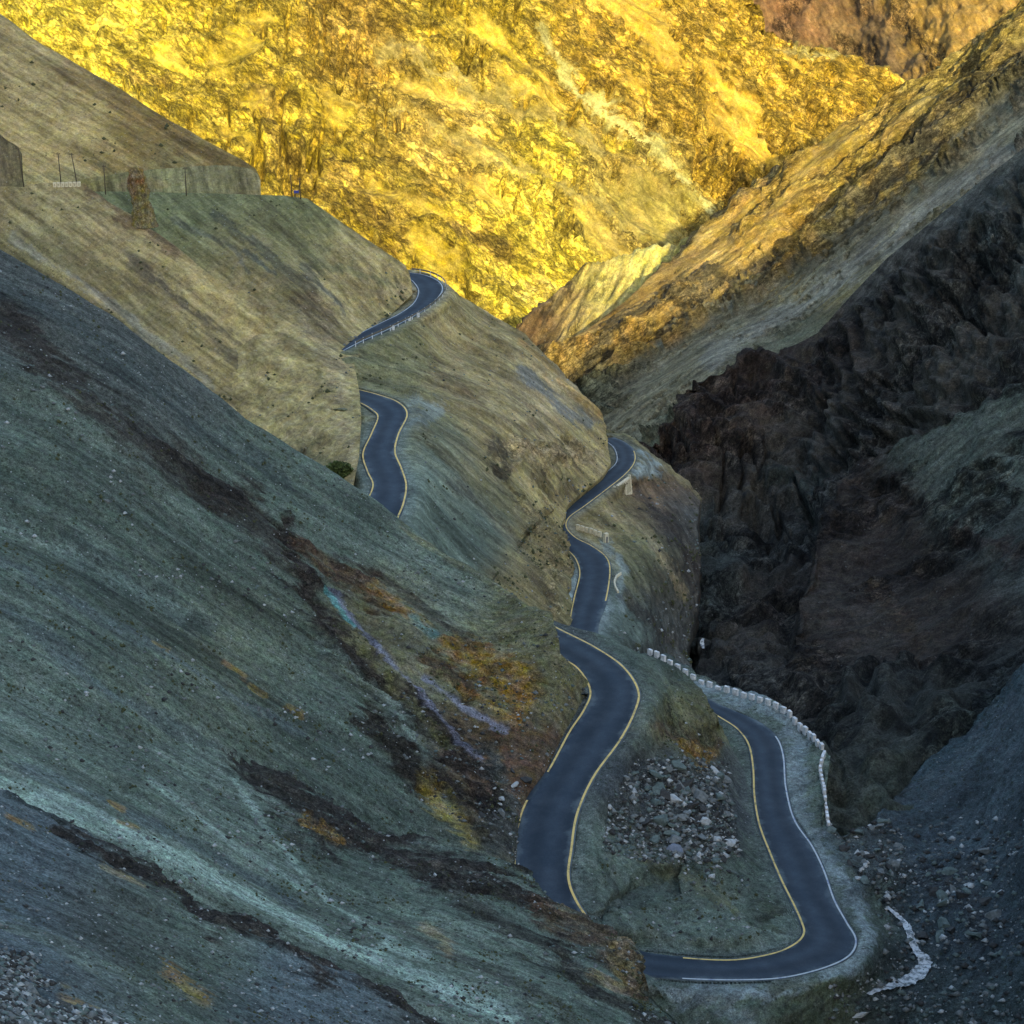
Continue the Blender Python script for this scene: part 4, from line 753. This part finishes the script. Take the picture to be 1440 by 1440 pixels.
# rock pillar on the terrace
m_tower = rock_mat('pillar_rock', (0, 0, -1), (0, -1, .1), 1.6, .3, .3, .9, .8)
def rock_mesh(name, V, Q, soil, amp, sc_, seed, rock=1.0, smooth=True):
    V = V + V / (np.linalg.norm(V, axis=1)[:, None] + 1e-6) * 0
    me = np_mesh(name, V, Q, smooth); set_attr(me, 'soil', soil); set_f(me, 'rock', np.full(len(V), rock * .5)); return me
base = at(201, 305, 359.5); K1, K2 = 70, 40; hh = np.linspace(-1.8, 9.6, K1)
V = []; soil = []
for z_ in hh:
    k = np.clip(z_ / 9.6, 0, 1); w_ = np.interp(z_, [-1.8, 0, 3, 5, 7.4, 8.8, 9.4, 9.6], [2.6, 1.9, 1.65, 1.7, 1.6, 1.15, .6, .05]); cx_ = np.interp(z_, [0, 3, 6, 9.6], [.2, -.3, -.6, -.75])
    for a in np.linspace(0, 2*np.pi, K2, endpoint=False): V.append((cx_ + w_ * np.cos(a), w_ * .9 * np.sin(a), z_))
V = np.array(V); nn = V - np.stack([np.repeat(np.interp(hh, [0,3,6,9.6], [.2,-.3,-.6,-.75]), K2), V[:, 1]*0, V[:, 2]], 1); nn /= np.linalg.norm(nn, axis=1)[:, None] + 1e-6
V = V + nn * (fbm(V * [.9, .9, .45], 6, 77) * .55 + fbm(V * 2.5, 4, 78, ridged=True) * .22)[:, None]
i = np.arange(K1 * K2).reshape(K1, K2); Q = np.stack([i[:-1], np.roll(i, -1, 1)[:-1], np.roll(i, -1, 1)[1:], i[1:]], -1).reshape(-1, 4)
k = sstep(2.5, 4.5, V[:, 2] + fbm(V * .5, 4, 79) * 2)[:, None]; soil = np.array([.40,.28,.12]) * k + np.array([.38,.31,.13]) * (1 - k)
o = link('rock_pillar', rock_mesh('rock_pillar', V, Q, soil, 0, 0, 0), m_tower); o.location = tuple(base)
tag(o, 'tall brown rock pillar standing alone at the edge of the high terrace', 'rock pillar')

# boulders
def boulder_mesh(seed):
    r = random.Random(seed); bm = bmesh.new()
    for _ in range(13):
        v = Vector((r.gauss(0, 1), r.gauss(0, 1), r.gauss(0, 1))).normalized(); bm.verts.new((v.x * .62, v.y * .46, v.z * .36))
    res = bmesh.ops.convex_hull(bm, input=bm.verts); bmesh.ops.delete(bm, geom=[v for v in bm.verts if not v.link_faces], context='VERTS')
    bmesh.ops.bevel(bm, geom=bm.edges[:], offset=.015, segments=1, affect='EDGES'); return mesh_of('boulder', bm)
m_bld = [plain_mat('boulder_grey', (.14,.152,.14), .9, .4, 3, bump=.8), plain_mat('boulder_green', (.10,.13,.115), .9, .4, 3, bump=.8), plain_mat('boulder_dark', (.045,.046,.042), .9, .4, 3, bump=.8), plain_mat('boulder_pale', (.34,.36,.34), .9, .4, 3, bump=.8)]
B_ME = []
for k in range(14):
    me = boulder_mesh(k + 5); me.materials.append(m_bld[[0,1,2,0,3,1,2,0,1,2,0,1,2,3][k]]); B_ME.append(me)
def scatter(field, poly_c, ru, rv, n, smin, smax, label, group, dens=1.5, ang=0):
    o_, P, nn, near, back = LAYERS[field]; u, v = pix(P); du, dv = u - poly_c[0], v - poly_c[1]; ca, sa = math.cos(ang), math.sin(ang)
    e = ((du * ca + dv * sa) / ru) ** 2 + ((-du * sa + dv * ca) / rv) ** 2
    ok = np.where((e < 1) & (near < .5) & ~back)[0]
    if len(ok) == 0: return
    w_ = np.exp(-e[ok] * dens); pick = np.random.RandomState(len(label) + n).choice(ok, n, replace=False, p=w_ / w_.sum())
    for i in pick:
        s_ = smin + (smax - smin) * rng.random() ** 2.6
        o = link('boulder', B_ME[rng.randrange(len(B_ME))]); o.location = Vector(P[i]) + Vector((0, 0, .12 * s_)); o.rotation_euler = (rng.uniform(-.5, .5), rng.uniform(-.5, .5), rng.uniform(0, 6.3)); o.scale = (s_ * rng.uniform(.8, 1.3), s_ * rng.uniform(.8, 1.2), s_ * rng.uniform(.7, 1.1))
        tag(o, label, 'boulder', group)
scatter('hairpin_hill', (960,1140), 140, 66, 135, .45, 2.1, 'angular grey boulder in the rubble inside the hairpin bend', 'boulders in the rubble inside the hairpin', ang=.25)
scatter('hairpin_hill', (1020,1220), 60, 40, 22, .4, 1.0, 'loose boulder low on the slope inside the hairpin bend', 'loose boulders at the foot of the rubble')
scatter('valley_floor', (1215,1205), 56, 66, 62, .4, 1.6, 'grey boulder in the debris fan below the end of the parapet', 'boulders in the debris fan outside the hairpin', ang=-.3)
scatter('valley_floor', (1345,1270), 66, 85, 60, .4, 2.0, 'dark boulder on the shaded bank beyond the pale stream', 'boulders beyond the stream', ang=.3)
scatter('left_slope', (705,1120), 32, 80, 24, .4, 1.4, 'small boulder at the foot of the left slope beside the road', 'boulders beside the descending road', ang=.3)
h = look(946, 1196, ['hairpin_hill']); m_bb = plain_mat('boulder_blue', (.15,.18,.22), .85, .3, 3, bump=.5)
me = B_ME[0].copy(); me.materials.clear(); me.materials.append(m_bb); o = link('boulder', me); o.location = h[0]; o.scale = (2.2, 1.8, 2.4); tag(o, 'bluish boulder at the lower edge of the rubble inside the hairpin', 'boulder')
h = look(1206, 1427, ['valley_floor'])
if h: o = link('stone_slab', B_ME[4]); o.location = h[0]; o.scale = (2.6, 1.4, .8); tag(o, 'pale flat slab of stone at the bottom edge beside the stream', 'stone slab')

# loose stones and dry tufts nobody could count
def litter(name, label, cat, specs, mats, spiky=False, seed=1):
    R_ = np.random.RandomState(seed); VV, QQ, MM = [], [], []; off = 0
    octa = np.array([[1,0,0],[-1,0,0],[0,1,0],[0,-1,0],[0,0,1],[0,0,-1]], float); tri = np.array([[0,2,4],[2,1,4],[1,3,4],[3,0,4],[2,0,5],[1,2,5],[3,1,5],[0,3,5]])
    for field, n, s0, s1, test in specs:
        o_, P, nn, near, back = LAYERS[field]; u, v = pix(P); ok = (near < .35) & ~back & (u > -60) & (u < 1500) & (v < 1500)
        ok &= test(u, v, P); ok = np.where(ok)[0]
        if len(ok) == 0: continue
        pick = R_.choice(ok, min(n, len(ok)), replace=False); s_ = s0 + (s1 - s0) * R_.rand(len(pick)) ** 3
        base_ = P[pick]
        V = octa[None] * s_[:, None, None] * R_.uniform(.55, 1.25, (len(pick), 6, 1)) + R_.normal(0, .12, (len(pick), 6, 3)) * s_[:, None, None]
        if not spiky: V[:, :, 2] *= .7
        V = V + base_[:, None] + np.array([0, 0, .2])[None, None] * s_[:, None, None]
        VV.append(V.reshape(-1, 3)); QQ.append((tri[None] + (np.arange(len(pick)) * 6)[:, None, None] + off).reshape(-1, 3)); off += len(pick) * 6
        MM.append(np.repeat(R_.choice(len(mats), len(pick), p=np.array([m[1] for m in mats])), 8))
    me = np_mesh(name, np.concatenate(VV), np.concatenate(QQ), False)
    o = link(name, me, [m[0] for m in mats]); me.polygons.foreach_set('material_index', np.concatenate(MM).astype(np.int32)); tag(o, label, cat, kind='stuff')
alw = lambda u, v, P: u > -1e9
patch = lambda sc_, th, sd: (lambda u, v, P: fbm(P / sc_, 4, sd) > th)
litter('scree_stones', 'loose stones strewn over the slopes', 'stones',
  [('near_spur', 9000, .08, .34, lambda u, v, P: (v > 1330 + u * .9 + fbm(P / 3, 3, 5) * 60)), ('near_spur', 2500, .06, .22, alw), ('near_slope', 2600, .07, .32, patch(9, .05, 3)), ('left_slope', 3000, .09, .40, patch(12, .08, 4)),
   ('hairpin_hill', 2600, .1, .55, lambda u, v, P: ((u - 950) / 150) ** 2 + ((v - 1140) / 75) ** 2 < 1), ('hairpin_hill', 500, .1, .4, alw), ('valley_floor', 2200, .12, .6, lambda u, v, P: (u > 1165) & (v > 1150)), ('valley_bank', 400, .1, .5, alw), ('middle_hill', 500, .1, .4, alw), ('terrace_slope', 150, .1, .4, alw)],
  [(m_bld[0], .35), (m_bld[1], .25), (m_bld[2], .25), (m_bld[3], .15)], seed=3)
m_tuft = plain_mat('dry_tuft', (.06, .065, .03), .95, .4, 3)
litter('dry_scrub', 'small dark tufts of scrub dotted over the slopes', 'scrub',
  [('terrace_slope', 260, .07, .5, patch([9, 9, 6], .22, 5)), ('terrace_rib', 200, .07, .45, patch(8, .22, 6)), ('middle_hill', 800, .07, .42, patch(7, .2, 7)), ('valley_bank', 700, .07, .45, patch(6, .16, 8)), ('upper_hill', 120, .1, .6, patch(11, .25, 9)),
   ('left_slope', 3500, .05, .28, patch(6, .22, 10)), ('near_slope', 2600, .04, .2, patch(5, .22, 11)), ('near_spur', 800, .04, .14, patch(4, .22, 13)), ('hairpin_hill', 700, .05, .3, patch(5, .18, 12))], [(m_tuft, 1.0)], True, seed=4)
# one larger bush under the middle road
h = look(477, 672, ['terrace_slope','middle_hill']); R_ = np.random.RandomState(5)
root = tag(empty('shrub', tuple(h[0] - Vector((0, 0, .6)))), 'dark green bush at the edge left of the middle road', 'bush')
nl = 2600; c_ = R_.normal(0, 1, (nl, 3)); c_ /= np.linalg.norm(c_, axis=1)[:, None]; c_ *= R_.uniform(.5, 1, (nl, 1)) ** .5 * [1.9, 1.3, 1.9]; c_ *= (1 + .35 * fbm(c_ * .8, 3, 3))[:, None]; c_[:, 2] += 1.4
a_ = R_.normal(0, .13, (nl, 3)); b_ = R_.normal(0, .13, (nl, 3)); V = np.stack([c_ - a_, c_ + b_, c_ + a_, c_ - b_], 1).reshape(-1, 3)
link('foliage', np_mesh('foliage', V, np.arange(nl * 4).reshape(-1, 4), False), plain_mat('leaf', (.06, .085, .025), .8, .5, 2), root)
bm = bmesh.new(); 
for k in range(6): tube(bm, [(0, 0, -.5), (math.cos(k) * .4, math.sin(k) * .4, .6), (math.cos(k) * .9, math.sin(k) * .8, 1.8)], [.07, .05, .02], 5)
link('stem', mesh_of('stem', bm), m_pole, root)

# ------------------------------------------------------------------ water
def water_mat():
    m, nt, b = nt_new('foaming_water'); b.inputs['Roughness'].default_value = .35
    g = N(nt, 'ShaderNodeNewGeometry'); n = N(nt, 'ShaderNodeTexNoise'); nt.links.new(g.outputs['Position'], n.inputs['Vector']); n.inputs['Scale'].default_value = 1.6; n.inputs['Detail'].default_value = 8; n.inputs['Roughness'].default_value = .7
    r = N(nt, 'ShaderNodeValToRGB'); nt.links.new(n.outputs['Fac'], r.inputs[0]); e = r.color_ramp.elements; e[0].position = .42; e[0].color = (.10,.12,.12,1); e[1].position = .55; e[1].color = (.50,.52,.50,1)
    nt.links.new(r.outputs[0], b.inputs['Base Color']); bp = N(nt, 'ShaderNodeBump'); bp.inputs['Strength'].default_value = .6; bp.inputs['Distance'].default_value = .2; nt.links.new(n.outputs['Fac'], bp.inputs['Height']); nt.links.new(bp.outputs[0], b.inputs['Normal']); return m
m_water = water_mat()
def ribbon(pts, names, lift=.22, nm='stream'):
    c = catmull([(*p[:2], p[2], 0) for p in pts], 14); rows_ = []
    K = 9; jit = [random.Random(i).uniform(.86, 1.14) for i in range(999)]
    T = np.gradient(c[:, :2], axis=0); T /= np.linalg.norm(T, axis=1)[:, None]
    V = []
    for k in range(len(c)):
        row = []
        for j in range(K):
            a = (j / (K - 1) - .5) * c[k, 2] * (jit[(k // 2 * 7 + (j > K // 2)) % 999] if j in (0, 1, K-1, K-2) else 1)
            h = look(c[k, 0] - T[k, 1] * a, c[k, 1] + T[k, 0] * a * .6, names); row.append(h[0] if h else None)
        zs = [r.z for r in row if r is not None]
        if not zs: continue
        z_ = float(np.percentile(zs, 65)) + lift
        for r in row:
            r = r or Vector((0, 0, 0)); V.append((r.x, r.y, .5 * r.z + .5 * z_ + lift * .5 if 0 else max(r.z + .05, z_)))
    n_ = len(V) // K; i = np.arange(n_ * K).reshape(n_, K)
    me = np_mesh(nm, np.array(V), np.stack([i[:-1,:-1], i[:-1,1:], i[1:,1:], i[1:,:-1]], -1).reshape(-1, 4)); return tag(link(nm, me, m_water), kind='structure')
ribbon([(1247,1277,6),(1262,1290,8),(1275,1305,9),(1282,1325,11),(1289,1340,14),(1299,1349,18),(1298,1363,22),(1284,1377,24),(1260,1388,22),(1238,1394,20),(1222,1402,16)], ['valley_floor'])
ribbon([(989,899,3),(987,905,6),(989,913,4)], ['right_cliff'], .15)
